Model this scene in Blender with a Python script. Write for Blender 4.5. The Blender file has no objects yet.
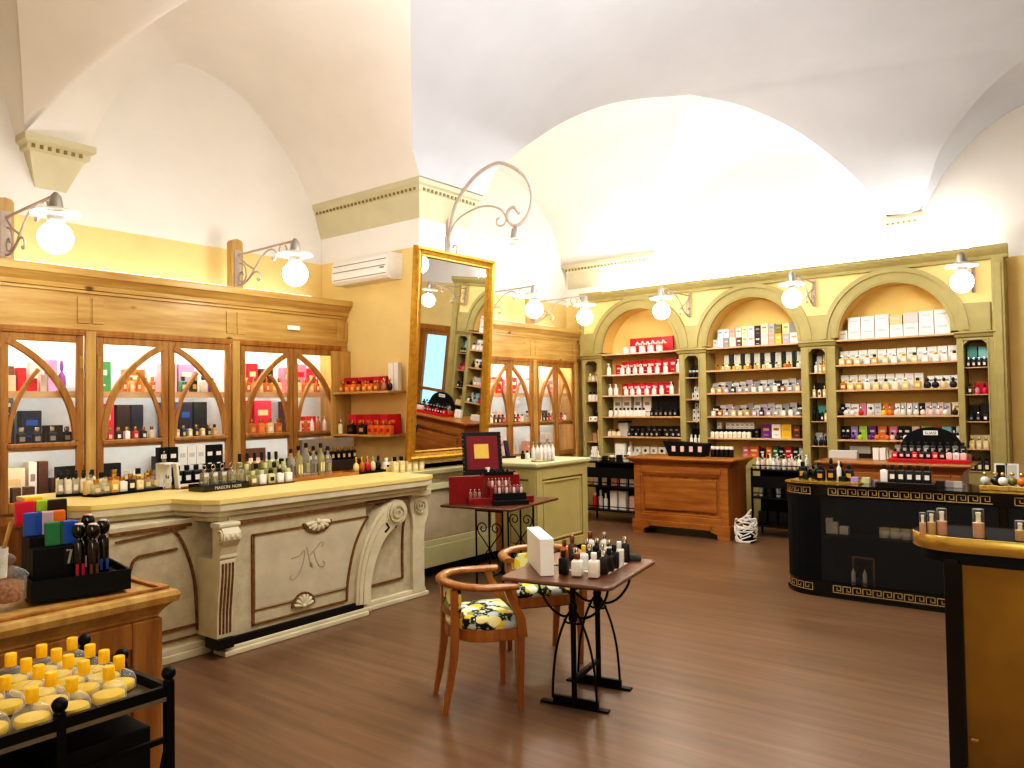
import bpy, math, random
from mathutils import Vector, Matrix
random.seed(7)
C = bpy.context.scene.collection
PI = math.pi

# ------------------------------------------------------------------ materials
def lin(h):
    h = h.lstrip('#')
    out = []
    for i in (0, 2, 4):
        c = int(h[i:i+2], 16) / 255
        out.append(c/12.92 if c <= .04045 else ((c+.055)/1.055)**2.4)
    return (*out, 1)

MATS = {}
def newmat(name):
    m = bpy.data.materials.new(name); m.use_nodes = True
    nt = m.node_tree
    return m, nt, nt.nodes['Principled BSDF']

def ramp(nt, fac, stops):
    r = nt.nodes.new('ShaderNodeValToRGB')
    els = r.color_ramp.elements
    while len(els) < len(stops): els.new(.5)
    for e, (p, c) in zip(els, stops):
        e.position = p; e.color = c if len(c) == 4 else (*c, 1)
    nt.links.new(fac, r.inputs['Fac'])
    return r.outputs['Color']

def noise(nt, vec, scale, detail=3, rough=.55):
    n = nt.nodes.new('ShaderNodeTexNoise')
    n.inputs['Scale'].default_value = scale; n.inputs['Detail'].default_value = detail
    n.inputs['Roughness'].default_value = rough
    if vec is not None: nt.links.new(vec, n.inputs['Vector'])
    return n.outputs['Fac']

def coords(nt, kind='Object', scale=(1, 1, 1)):
    t = nt.nodes.new('ShaderNodeTexCoord'); mp = nt.nodes.new('ShaderNodeMapping')
    mp.inputs['Scale'].default_value = scale
    nt.links.new(t.outputs[kind], mp.inputs['Vector'])
    return mp.outputs['Vector']

def mixc(nt, fac, a, b):
    m = nt.nodes.new('ShaderNodeMix'); m.data_type = 'RGBA'
    for v, k in ((fac, 0), (a, 6), (b, 7)):
        if hasattr(v, 'is_linked') or hasattr(v, 'links'): nt.links.new(v, m.inputs[k])
        else: m.inputs[k].default_value = v
    return m.outputs[2]

def mul(c, k): return (min(1, c[0]*k), min(1, c[1]*k), min(1, c[2]*k), 1)

def solid(name, hexc, rough=.5, metal=0, var=.08, scale=18, coat=0, emit=0, alpha=1, bump=0):
    if name in MATS: return MATS[name]
    m, nt, b = newmat(name)
    c = lin(hexc)
    f = noise(nt, coords(nt), scale)
    nt.links.new(ramp(nt, f, [(.3, mul(c, 1-var)), (.7, mul(c, 1+var))]), b.inputs['Base Color'])
    b.inputs['Roughness'].default_value = rough; b.inputs['Metallic'].default_value = metal
    if not metal and not coat: b.inputs['Specular IOR Level'].default_value = .3
    if coat: b.inputs['Coat Weight'].default_value = coat; b.inputs['Coat Roughness'].default_value = .08
    if emit:
        b.inputs['Emission Color'].default_value = c; b.inputs['Emission Strength'].default_value = emit
    if bump:
        bp = nt.nodes.new('ShaderNodeBump'); bp.inputs['Strength'].default_value = bump; bp.inputs['Distance'].default_value = .01
        nt.links.new(f, bp.inputs['Height']); nt.links.new(bp.outputs['Normal'], b.inputs['Normal'])
    MATS[name] = m
    return m

def wood(name, dark, mid, light, axis='z', scale=1.0, rough=.42, knots=True, coat=.15):
    if name in MATS: return MATS[name]
    m, nt, b = newmat(name)
    s = {'x': (1.2, 14, 14), 'y': (14, 1.2, 14), 'z': (14, 14, 1.2)}[axis]
    v = coords(nt, 'Object', tuple(k*scale for k in s))
    f = noise(nt, v, 1.6, 5, .6)
    col = ramp(nt, f, [(.28, lin(dark)), (.5, lin(mid)), (.74, lin(light))])
    f2 = noise(nt, coords(nt, 'Object', (1, 1, 1)), 1.3, 2)
    col = mixc(nt, .25, col, ramp(nt, f2, [(.35, lin(dark)), (.65, lin(light))]))
    if knots:
        vo = nt.nodes.new('ShaderNodeTexVoronoi'); vo.inputs['Scale'].default_value = 3.2*scale
        k = {'x': (.55, 1, 1), 'y': (1, .55, 1), 'z': (1, 1, .55)}[axis]
        nt.links.new(coords(nt, 'Object', k), vo.inputs['Vector'])
        kf = ramp(nt, vo.outputs['Distance'], [(.035, (1, 1, 1, 1)), (.085, (0, 0, 0, 1))])
        col = mixc(nt, kf, col, mul(lin(dark), .35))
    nt.links.new(col, b.inputs['Base Color'])
    b.inputs['Roughness'].default_value = rough
    b.inputs['Coat Weight'].default_value = coat; b.inputs['Coat Roughness'].default_value = .2
    MATS[name] = m
    return m

def wall_paint(name, low, high, z):
    m, nt, b = newmat(name)
    t = nt.nodes.new('ShaderNodeTexCoord'); s = nt.nodes.new('ShaderNodeSeparateXYZ')
    nt.links.new(t.outputs['Object'], s.inputs[0])
    g = nt.nodes.new('ShaderNodeMath'); g.operation = 'GREATER_THAN'; g.inputs[1].default_value = z
    nt.links.new(s.outputs['Z'], g.inputs[0])
    n = noise(nt, coords(nt), 2.5)
    a = ramp(nt, n, [(.3, mul(lin(low), .94)), (.7, mul(lin(low), 1.05))])
    c = ramp(nt, n, [(.3, mul(lin(high), .96)), (.7, lin(high))])
    nt.links.new(mixc(nt, g.outputs[0], a, c), b.inputs['Base Color'])
    b.inputs['Roughness'].default_value = .85
    MATS[name] = m
    return m

def glass(name, tint='#ffffff', trans=.86, rough=.03, gloss=.1):
    """Thin clear glass: see-through with a fresnel reflection, no refraction."""
    if name in MATS: return MATS[name]
    m = bpy.data.materials.new(name); m.use_nodes = True; nt = m.node_tree
    for n in list(nt.nodes): nt.nodes.remove(n)
    out = nt.nodes.new('ShaderNodeOutputMaterial')
    tr = nt.nodes.new('ShaderNodeBsdfTransparent'); tr.inputs[0].default_value = mul(lin(tint), 1)
    gl = nt.nodes.new('ShaderNodeBsdfPrincipled'); gl.inputs['Base Color'].default_value = lin(tint)
    gl.inputs['Roughness'].default_value = rough
    fr = nt.nodes.new('ShaderNodeFresnel'); fr.inputs['IOR'].default_value = 1.45
    add = nt.nodes.new('ShaderNodeMath'); add.operation = 'ADD'; add.inputs[1].default_value = (1-trans)
    nt.links.new(fr.outputs[0], add.inputs[0])
    nz = noise(nt, coords(nt), 6)
    ml = nt.nodes.new('ShaderNodeMath'); ml.operation = 'MULTIPLY_ADD'; ml.inputs[1].default_value = .008
    nt.links.new(nz, ml.inputs[0]); nt.links.new(add.outputs[0], ml.inputs[2])
    ge = nt.nodes.new('ShaderNodeNewGeometry'); inv = nt.nodes.new('ShaderNodeMath'); inv.operation = 'SUBTRACT'; inv.inputs[0].default_value = 1
    nt.links.new(ge.outputs['Backfacing'], inv.inputs[1])
    m2 = nt.nodes.new('ShaderNodeMath'); m2.operation = 'MULTIPLY'; nt.links.new(ml.outputs[0], m2.inputs[0]); nt.links.new(inv.outputs[0], m2.inputs[1]); ml = m2
    mx = nt.nodes.new('ShaderNodeMixShader')
    nt.links.new(ml.outputs[0], mx.inputs[0]); nt.links.new(tr.outputs[0], mx.inputs[1]); nt.links.new(gl.outputs[0], mx.inputs[2])
    nt.links.new(mx.outputs[0], out.inputs[0])
    MATS[name] = m
    return m

def floor_mat():
    m, nt, b = newmat('floor_boards')
    v = coords(nt, 'Object', (.5, 9, 1))
    f = noise(nt, v, 1.7, 6, .62)
    col = ramp(nt, f, [(.25, lin('#57412f')), (.5, lin('#715640')), (.75, lin('#886b52'))])
    f2 = noise(nt, coords(nt, 'Object', (.6, 1.2, 1)), .9, 3)
    col = mixc(nt, .35, col, ramp(nt, f2, [(.3, lin('#59422f')), (.7, lin('#7f634b'))]))
    br = nt.nodes.new('ShaderNodeTexBrick'); br.offset = .4
    br.inputs['Scale'].default_value = 1; br.inputs['Brick Width'].default_value = 2.4; br.inputs['Row Height'].default_value = .19
    br.inputs['Mortar Size'].default_value = .0016; br.inputs['Mortar Smooth'].default_value = .4
    br.inputs['Color1'].default_value = (1, 1, 1, 1); br.inputs['Color2'].default_value = (.9, .9, .9, 1); br.inputs['Mortar'].default_value = (.6, .6, .6, 1)
    nt.links.new(coords(nt, 'Object'), br.inputs['Vector'])
    mm = nt.nodes.new('ShaderNodeMix'); mm.data_type = 'RGBA'; mm.blend_type = 'MULTIPLY'; mm.inputs[0].default_value = .55
    nt.links.new(col, mm.inputs[6]); nt.links.new(br.outputs['Color'], mm.inputs[7])
    nt.links.new(mm.outputs[2], b.inputs['Base Color'])
    b.inputs['Roughness'].default_value = .32
    b.inputs['Specular IOR Level'].default_value = .38
    MATS['floor'] = m
    return m

def fabric():
    """black ground with large yellow, pale blue and cream flowers"""
    m, nt, b = newmat('floral_fabric')
    v = coords(nt, 'Object', (1, 1, 1))
    w = nt.nodes.new('ShaderNodeTexNoise'); w.inputs['Scale'].default_value = 14
    nt.links.new(v, w.inputs['Vector'])
    ad = nt.nodes.new('ShaderNodeVectorMath'); ad.operation = 'MULTIPLY_ADD'
    ad.inputs[1].default_value = (.035, .035, .035)
    nt.links.new(w.outputs['Color'], ad.inputs[0]); nt.links.new(v, ad.inputs[2])
    vo = nt.nodes.new('ShaderNodeTexVoronoi'); vo.inputs['Scale'].default_value = 15
    nt.links.new(ad.outputs[0], vo.inputs['Vector'])
    sc = nt.nodes.new('ShaderNodeSeparateColor'); nt.links.new(vo.outputs['Color'], sc.inputs[0])
    pc = ramp(nt, sc.outputs[0], [(0, lin('#e3c53c')), (.25, lin('#ece2a0')), (.45, lin('#c3d0d2')), (.65, lin('#dfe0be')), (.88, lin('#939d5c'))])
    pc.node.color_ramp.interpolation = 'CONSTANT'
    md = ramp(nt, vo.outputs['Distance'], [(.56, (1, 1, 1, 1)), (.63, (0, 0, 0, 1))])
    vo2 = nt.nodes.new('ShaderNodeTexVoronoi'); vo2.inputs['Scale'].default_value = 46
    nt.links.new(ad.outputs[0], vo2.inputs['Vector'])
    le = ramp(nt, vo2.outputs['Distance'], [(.26, lin('#b9c08c')), (.4, lin('#10110f'))])
    nt.links.new(mixc(nt, md, le, pc), b.inputs['Base Color'])
    b.inputs['Roughness'].default_value = .8
    MATS['fabric'] = m
    return m

# ------------------------------------------------------------------ mesh builder
class MB:
    def __init__(s): s.v = []; s.f = []; s.mi = []; s.sm = []
    def add(s, vs, fs, mi=0, smooth=False):
        o = len(s.v); s.v += [tuple(v) for v in vs]
        for f in fs: s.f.append(tuple(i+o for i in f)); s.mi.append(mi); s.sm.append(smooth)
        return s
    def box(s, x0, x1, y0, y1, z0, z1, mi=0, inset=None):
        v = [(x0,y0,z0),(x1,y0,z0),(x1,y1,z0),(x0,y1,z0),(x0,y0,z1),(x1,y0,z1),(x1,y1,z1),(x0,y1,z1)]
        return s.add(v, [(3,2,1,0),(4,5,6,7),(0,1,5,4),(1,2,6,5),(2,3,7,6),(3,0,4,7)], mi)
    def cbox(s, cx, cy, z0, w, d, h, mi=0): return s.box(cx-w/2, cx+w/2, cy-d/2, cy+d/2, z0, z0+h, mi)
    def rings(s, rings, mi=0, smooth=True, cap=(True, True), close=True):
        n = len(rings[0]); vs = [p for r in rings for p in r]; fs = []
        for i in range(len(rings)-1):
            for j in range(n if close else n-1):
                a = i*n+j; b = i*n+(j+1) % n
                fs.append((a, b, b+n, a+n))
        s.add(vs, fs, mi, smooth)
        if cap[0]: s.add(rings[0], [tuple(range(n-1, -1, -1))], mi)
        if cap[1]: s.add(rings[-1], [tuple(range(n))], mi)
        return s
    def lathe(s, prof, n=16, c=(0, 0, 0), mi=0, smooth=True, cap=(True, True), sx=1, sy=1):
        R = [[(c[0]+r*sx*math.cos(2*PI*k/n), c[1]+r*sy*math.sin(2*PI*k/n), c[2]+z) for k in range(n)] for r, z in prof]
        return s.rings(R, mi, smooth, cap)
    def prism(s, poly, z0, z1, mi=0, plane='xy', smooth=False):
        """poly extruded: plane xy -> along z ; xz -> along y ; yz -> along x"""
        def P(a, b, t):
            return (a, b, t) if plane == 'xy' else (a, t, b) if plane == 'xz' else (t, a, b)
        n = len(poly)
        lo = [P(a, b, z0) for a, b in poly]; hi = [P(a, b, z1) for a, b in poly]
        s.add(lo+hi, [(i, (i+1) % n, n+(i+1) % n, n+i) for i in range(n)], mi, smooth)
        s.add(lo, [tuple(range(n-1, -1, -1))], mi); s.add(hi, [tuple(range(n))], mi)
        return s
    def tube(s, pts, r, n=8, mi=0, cap=True):
        pts = [Vector(p) for p in pts]; R = []
        rr = r if isinstance(r, (list, tuple)) else [r]*len(pts)
        t0 = (pts[1]-pts[0]).normalized()
        up = Vector((0, 0, 1)) if abs(t0.z) < .9 else Vector((0, 1, 0))
        nrm = (up - t0*up.dot(t0)).normalized()
        for i, p in enumerate(pts):
            t = (pts[min(i+1, len(pts)-1)] - pts[max(i-1, 0)]).normalized()
            nrm = (nrm - t*nrm.dot(t))
            nrm = nrm.normalized() if nrm.length > 1e-6 else Vector((0, 1, 0))
            b = t.cross(nrm)
            R.append([tuple(p + (nrm*math.cos(2*PI*k/n) + b*math.sin(2*PI*k/n))*rr[i]) for k in range(n)])
        return s.rings(R, mi, True, (cap, cap))
    def ribbon(s, pts, w, y0, y1, mi=0, ends=None):
        """flat bar of width w swept along (x,z) points, from depth y0 to y1"""
        P = [Vector((a, b)) for a, b in pts]; L = []; Rr = []
        for i, p in enumerate(P):
            t = (P[min(i+1, len(P)-1)] - P[max(i-1, 0)]).normalized()
            nn = Vector((-t.y, t.x)); ww = (w[i] if isinstance(w, (list, tuple)) else w)/2
            L.append(p+nn*ww); Rr.append(p-nn*ww)
        R = [[(l.x, y0, l.y), (r.x, y0, r.y), (r.x, y1, r.y), (l.x, y1, l.y)] for l, r in zip(L, Rr)]
        return s.rings(R, mi, False)
    def frame(s, x0, x1, z0, z1, w, y0, y1, mi=0):
        s.box(x0, x0+w, y0, y1, z0, z1, mi); s.box(x1-w, x1, y0, y1, z0, z1, mi)
        s.box(x0+w, x1-w, y0, y1, z0, z0+w, mi); s.box(x0+w, x1-w, y0, y1, z1-w, z1, mi)
        return s
    def sphere(s, c, r, n=12, m=8, mi=0, sz=1):
        prof = [(r*math.sin(PI*i/m), -r*sz*math.cos(PI*i/m)) for i in range(m+1)]
        prof[0] = (r*.02, -r*sz); prof[-1] = (r*.02, r*sz)
        return s.lathe(prof, n, c, mi)
    def mesh(s, name, mats):
        me = bpy.data.meshes.new(name); me.from_pydata(s.v, [], s.f); me.update()
        for m in (mats if isinstance(mats, (list, tuple)) else [mats]): me.materials.append(m)
        me.polygons.foreach_set('material_index', s.mi); me.polygons.foreach_set('use_smooth', s.sm)
        me.validate(); me.update()
        return me
    def build(s, name, mats, parent=None, bevel=0, loc=None, fixn=True):
        me = s.mesh(name, mats)
        if fixn:
            import bmesh
            bm = bmesh.new(); bm.from_mesh(me); bmesh.ops.recalc_face_normals(bm, faces=bm.faces); bm.to_mesh(me); bm.free()
        o = bpy.data.objects.new(name, me); C.objects.link(o)
        if parent is not None: o.parent = parent
        if loc: o.location = loc
        if bevel:
            b = o.modifiers.new('bevel', 'BEVEL'); b.width = bevel; b.segments = 2; b.limit_method = 'ANGLE'; b.angle_limit = .7
        return o

def tag(o, label, cat, group=None, kind=None):
    if label: o['label'] = label
    if cat: o['category'] = cat
    if group: o['group'] = group
    if kind: o['kind'] = kind
    return o
def thing(name, label, cat, loc=(0, 0, 0), rz=0, group=None, rx=0):
    o = bpy.data.objects.new(name, None); C.objects.link(o)
    o.location = loc; o.rotation_euler = (rx, 0, rz); o.empty_display_size = .1
    return tag(o, label, cat, group)
def struct(o):
    o['kind'] = 'structure'; return o
KIDS = {}
def link_kids(o):
    return [c for c in bpy.data.objects if c.parent == o]
def dup(root, loc, rz=None, label=None, group=None, scale=None):
    def cp(o, parent):
        c = o.copy(); C.objects.link(c)
        if parent is not None: c.parent = parent
        for k in KIDS.setdefault(o.name, link_kids(o)): cp(k, c)
        return c
    r = cp(root, None); r.location = loc
    if rz is not None: r.rotation_euler[2] = rz
    if label: r['label'] = label
    if group: r['group'] = group
    if scale: r.scale = scale
    return r

def spline(pts, n=6):
    """Catmull-Rom through the points"""
    P = [Vector(p) for p in pts]; out = []
    P = [P[0]*2-P[1]] + P + [P[-1]*2-P[-2]]
    for i in range(1, len(P)-2):
        a, b, c, d = P[i-1:i+3]
        for k in range(n):
            t = k/n
            out.append(.5*((2*b)+(c-a)*t+(2*a-5*b+4*c-d)*t*t+(3*b-a-3*c+d)*t**3))
    out.append(P[-2]); return [tuple(v) for v in out]
def arc(cx, cz, r, a0, a1, n=16):
    return [(cx+r*math.cos(a0+(a1-a0)*i/n), cz+r*math.sin(a0+(a1-a0)*i/n)) for i in range(n+1)]

ORD = 'first second third fourth fifth sixth seventh eighth ninth tenth eleventh twelfth thirteenth fourteenth fifteenth sixteenth seventeenth eighteenth nineteenth twentieth'.split()
def nth(i): return ORD[i]
# ------------------------------------------------------------------ palette
YEL = wall_paint('yellow_plaster', '#eed292', '#efebe4', 3.25)
WHITE = solid('white_plaster', '#efebe5', .9, var=.03, scale=2)
LITP = solid('light_tinted_plaster', '#ece6de', .9, var=.03, scale=2)  # warm lamp light on the vault, painted into its colour
SHADEP = solid('shade_tinted_plaster', '#bfc0c5', .9, var=.03, scale=2)  # cool shade of the vault, painted into its colour
SAGE = solid('sage_plaster', '#cfc7a8', .8, var=.05, scale=4)
GREEN = solid('olive_green_paint', '#a99b66', .55, var=.07, scale=6)
GREEN2 = solid('pale_green_paint', '#b8ab74', .5, var=.06, scale=5)
SHELFW = wood('shelf_edge_wood', '#b98f62', '#cda57a', '#dcbb92', 'x', knots=False)
PINE = wood('pale_pine', '#9d733c', '#bb9351', '#cfae6e', 'z')
PINEX = wood('pale_pine_boards', '#9f753c', '#be9654', '#d1b071', 'x')
PINED = wood('dark_pine', '#7d4a1c', '#a06a2c', '#b8823c', 'z')
OAK = wood('orange_pine', '#784318', '#9d6127', '#b37a3a', 'z')
OAKX = wood('orange_pine_boards', '#794418', '#a16529', '#b87f3e', 'x')
WALNUT = wood('brown_table_wood', '#40220f', '#5e351c', '#754727', 'x', knots=False, rough=.35, coat=.3)
TEAK = wood('chair_wood', '#794617', '#9b6124', '#b17834', 'z', knots=False, rough=.3, coat=.5)
IVORY = solid('ivory_paint', '#cdc3a6', .5, var=.09, scale=7)
IVORYG = solid('worn_ivory_paint', '#beb397', .55, var=.14, scale=12)
WORN = solid('worn_brown_edge', '#74512e', .6, var=.35, scale=40)
WORNL = solid('worn_black_edge', '#1d1611', .45, var=.6, scale=60)
TOPY = solid('yellow_worktop', '#e6cd86', .4, var=.06, scale=4)
TOPG = solid('sage_worktop', '#cbc79c', .4, var=.05, scale=4)
BLACK = solid('black_lacquer', '#060505', .12, var=.2, coat=.5)
BLACKM = solid('black_matt', '#070606', .6, var=.2)
IRON = solid('black_iron', '#0d0a08', .45, .6, var=.2, scale=30)
GILT = solid('gilt_frame', '#b98a33', .35, .55, var=.2, scale=25)
GOLD = solid('polished_gold', '#d6b868', .25, .75, var=.08, scale=5)
BRONZE = solid('brushed_bronze', '#95752e', .45, .6, var=.25, scale=2.5)
BRASS = solid('brass', '#c8a465', .3, .9)
GREYM = solid('grey_lamp_paint', '#b7a79b', .5, .1)
ZINC = solid('zinc_cap', '#a9a59d', .35, .7)
WPLASTIC = solid('white_plastic', '#ece8df', .4, var=.03)
PANE = glass('clear_pane', '#ffffff', 1.0)
DISC = glass('frosted_disc', '#f4efe6', .45, .3)
FAB = fabric()
def globe_mat(name, strength):
    m, nt, b = newmat(name)
    f = noise(nt, coords(nt), 3)
    nt.links.new(ramp(nt, f, [(.3, (1, .96, .9, 1)), (.7, (1, .975, .93, 1))]), b.inputs['Emission Color'])
    b.inputs['Emission Strength'].default_value = strength; b.inputs['Base Color'].default_value = (1, 1, 1, 1)
    return m
GLOBE = globe_mat('lit_globe', 38)
TUBE = globe_mat('lit_tube', 110)
CABLIT = globe_mat('cabinet_tube', 150)
SHELFFILL = globe_mat('shelf_fill_tube', 18)
FILLTUBE = globe_mat('fill_tube', 5)

# ------------------------------------------------------------------ shell
XW, YW, XP, YP0, YP1 = -6.9, 10.35, -5.37, 5.46, 6.18
XR, YF = 3.2, -2.0
struct(MB().add([(XW-.2, YF-.2, 0), (XR+.2, YF-.2, 0), (XR+.2, YW+.2, 0), (XW-.2, YW+.2, 0)], [(0, 1, 2, 3)]).build('floor', floor_mat()))
struct(MB().add([(XW, YF, 0), (XW, YW, 0), (XW, YW, 5.8), (XW, YF, 5.8)], [(0, 1, 2, 3)]).build('wall_left', YEL))
# back wall with a doorway opening on the right
DX0, DX1, DZ = -.62, .33, 2.45
struct(MB().add([(XW, YW, 0), (DX0, YW, 0), (DX0, YW, 5.8), (XW, YW, 5.8), (DX1, YW, 0), (XR, YW, 0), (XR, YW, 5.8), (DX1, YW, 5.8),
    (DX0, YW, DZ), (DX1, YW, DZ)], [(0, 1, 2, 3), (4, 5, 6, 7), (8, 9, 7, 2)]).build('wall_back', YEL))
struct(MB().add([(XR, YF, 0), (XR, YW, 0), (XR, YW, 5.8), (XR, YF, 5.8)], [(0, 1, 2, 3)]).build('wall_right', YEL))
struct(MB().add([(XW, YF, 0), (XR, YF, 0), (XR, YF, 5.8), (XW, YF, 5.8)], [(0, 1, 2, 3)]).build('wall_front', YEL))
struct(MB().box(XW, XP, YP0, YP1, 0, 3.95).build('wall_pier', YEL, bevel=.01))

# glazed street door seen in the mirror
d1 = struct(MB().frame(DX0, DX1, 0, DZ, .1, YW-.06, YW+.06).build('door_1', PINED))
o = MB().frame(DX0+.1, DX1-.1, .1, DZ-.1, .09, YW-.03, YW+.03).box(DX0+.19, DX1-.19, YW-.02, YW+.02, 1.2, 1.26).build('door_frame', PINED, d1)
o = MB().box(DX0+.19, DX1-.19, YW-.004, YW+.004, .19, DZ-.19).build('door_pane', PANE, d1)
SKYB = solid('daylight_blue', '#8fc4e6', .8, var=.1, scale=2, emit=1.6)
struct(MB().add([(-2.2, YW+.6, 0), (2, YW+.6, 0), (2, YW+.6, 3), (-2.2, YW+.6, 3)], [(0, 1, 2, 3)]).build('exterior_daylight', SKYB))  # glowing blue sheet outside the door, stands in for daylight

# pier capital and corbels
def cornice_ring(path, prof, mb, mi=0, close=False, dent=None):
    """path: plan points with outward normals already as (x,y,nx,ny); prof: (offset,z)"""
    R = [[(x+nx*o, y+ny*o, z) for o, z in prof] for x, y, nx, ny in path]
    n = len(prof); vs = [p for r in R for p in r]; fs = []
    for i in range(len(R)-1):
        for j in range(n-1):
            a = i*n+j; fs.append((a, a+n, a+n+1, a+1))
    mb.add(vs, fs, mi)
CAPP = [(0, 3.53), (.005, 3.54), (.075, 3.76), (.075, 3.78), (.085, 3.785), (.09, 3.83), (.115, 3.85), (.12, 3.9), (0, 3.905)]
mb = MB()
cornice_ring([(XW, YP0, 0, -1), (XP, YP0, 1, -1), (XP, YP1, 1, 1), (XW, YP1, 0, 1)], CAPP, mb)
for i in range(27):
    x = XW+.04+i*.058; mb.box(x, x+.022, YP0-.1, YP0-.07, 3.785, 3.81, 1)
for i in range(14):
    y = YP0-.03+i*.058; mb.box(XP+.07, XP+.1, y, y+.022, 3.785, 3.81, 1)
DENT = solid('capital_dentils', '#8c7f55', .8)
struct(mb.build('trim_1', [SAGE, DENT]))
def corbel(name, a0, a1, b0, b1, wall, out=.14):
    """trapezoid bracket: wall 'x' on X=XW facing +X, 'y' on Y=YW facing -Y"""
    mb = MB()
    levels = [(b0, b1, .01, 3.5), (a0+.06, a1-.06, out*.6, 3.76), (a0+.03, a1-.03, out*.75, 3.77), (a0+.03, a1-.03, out*.8, 3.81), (a0, a1, out, 3.83), (a0, a1, out, 3.885)]
    R = []
    for p, q, o, z in levels:
        if wall == 'x': R.append([(XW, p, z), (XW+o, p, z), (XW+o, q, z), (XW, q, z)])
        else: R.append([(p, YW, z), (p, YW-o, z), (q, YW-o, z), (q, YW, z)])
    mb.rings(R, 0, False)
    n = int((a1-a0-.1)/.06)
    for i in range(n):
        t = a0+.06+i*.06
        if wall == 'x': mb.box(XW+out*.75, XW+out*.75+.018, t, t+.024, 3.775, 3.805, 1)
        else: mb.box(t, t+.024, YW-out*.75-.018, YW-out*.75, 3.775, 3.805, 1)
    struct(mb.build(name, [SAGE, DENT]))
corbel('trim_2', 2.42, 2.96, 2.56, 2.8, 'x', .2)
corbel('trim_3', -6.88, -5.25, -6.85, -5.3, 'y')
corbel('trim_4', -2.16, -1.7, -2.03, -1.83, 'y')

# ------------------------------------------------------------------ vaults
W1 = spline([(2.95, 3.88), (3.16, 4.36), (3.34, 4.64), (3.67, 4.9), (4.0, 4.97), (4.45, 4.85), (4.81, 4.59), (5.1, 4.27), (5.26, 4.02), (5.335, 3.897)], 5)
k0 = max(range(len(W1)), key=lambda i: W1[i][1])
T1 = (-W1[k0][0], W1[k0][0], W1[k0][1])
G1 = [(-y if y < 5.2 else -y+.1*(y-5.2)/.135, y, z) for y, z in W1[k0:]][::-1]          # pier -> crown
nl = k0
T2 = (-4.75, 1.55, 5.02)
G2 = [(-6.72+(T2[0]+6.72)*t**1.4, 2.42+(T2[1]-2.42)*t**1.4, 3.87+(T2[2]-3.87)*math.sin(t*PI/2)) for t in [i/nl for i in range(nl+1)]]
GT = [tuple(Vector(T2).lerp(Vector(T1), i/8)) for i in range(1, 9)]
mb = MB()
rim = [(XW, y, z) for y, z in W1]; rim = rim[:k0+1]+[rim[k0]]*8+rim[k0+1:]; chain = G2 + GT + G1[::-1][1:]
def ruled(A, B, k, bulge=0):
    return [[tuple(Vector(a)*(1-t)+Vector(b)*t + Vector((0, 0, bulge*math.sin(t*PI)))) for t in [i/k for i in range(k+1)]] for a, b in zip(A, B)]
def sheet(mb, R, mi=0):
    n = len(R[0]); vs = [p for r in R for p in r]; fs = []
    for i in range(len(R)-1):
        for j in range(n-1):
            a = i*n+j; fs.append((a, a+1, a+n+1, a+n))
    mb.add(vs, fs, mi, True)
sheet(mb, ruled(rim, chain, 8))
struct(mb.build('ceiling_left_bay', LITP))
# corner bay behind the diagonal arch
TD = (-3.69, 8.16, 5.17)
DL = spline([(-5.235, 6.31, 3.9), (-5.12, 6.45, 4.22), (-4.91, 6.71, 4.5), (-4.61, 7.06, 4.8), (-4.24, 7.51, 5.03), TD], 5)
DR = spline([TD, (-3.29, 8.64, 5.09), (-2.88, 9.13, 4.87), (-2.55, 9.53, 4.57), (-2.29, 9.83, 4.25), (-2.08, 10.12, 3.885)], 5)
CR = [tuple(Vector((-5.25, 10.25, 3.87))*(1-t)+Vector(TD)*t + Vector((0, 0, .42*math.sin(t*PI)**.8*(1-t*.3)))) for t in [i/(len(DL)-1) for i in range(len(DL))]]
def resample(P, n):
    P = [Vector(p) for p in P]; L = [0]
    for a, b in zip(P, P[1:]): L.append(L[-1]+(b-a).length)
    out = []
    for i in range(n):
        s = L[-1]*i/(n-1); j = 0
        while j < len(L)-2 and L[j+1] < s: j += 1
        t = (s-L[j])/max(1e-9, L[j+1]-L[j]); out.append(tuple(P[j].lerp(P[j+1], min(1, max(0, t)))))
    return out
A2 = [(x, YW, z) for x, z in spline([(-5.28, 3.7), (-4.95, 4.3), (-4.72, 4.58), (-4.26, 4.88), (-3.55, 5.03), (-2.95, 4.85), (-2.6, 4.55), (-2.3, 4.15), (-2.1, 3.86)], 5)]
ch = CR + DR[1:]
mb = MB(); sheet(mb, ruled(resample(A2, len(ch)), ch, 8)); struct(mb.build('ceiling_back_bay', WHITE))
A3 = [(XW, y, z) for y, z in spline([(6.2, 3.88), (6.5, 4.35), (7.5, 4.85), (8.4, 5.08), (9.4, 4.85), (10.0, 4.4), (10.3, 3.87)], 5)]
ch = DL + CR[::-1][1:]
mb = MB(); sheet(mb, ruled(resample(A3, len(ch)), ch, 8)); struct(mb.build('ceiling_corner_bay', WHITE))
# right-hand lunette on the back wall
RP = spline([(-1.75, 3.86), (-1.58, 4.15), (-1.42, 4.41), (-1.1, 4.72), (-.75, 4.92), (-.35, 5.0), (.05, 4.92), (.4, 4.72), (.72, 4.41), (.88, 4.15), (1.05, 3.86)], 5)
h = len(RP)//2
TR = (-.35, 8.95, 5.02)
RG = [(x, 10.25-(10.25-TR[1])*min(1, i/h), z+.02) for i, (x, z) in enumerate(RP[:h+1])]
RG2 = [(x, TR[1]+(10.25-TR[1])*i/(len(RP)-1-h), z+.02) for i, (x, z) in enumerate(RP[h:])]
mb = MB(); sheet(mb, ruled([(x, YW, z) for x, z in RP], RG+RG2[1:], 6)); struct(mb.build('ceiling_right_bay', SHADEP))
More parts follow.
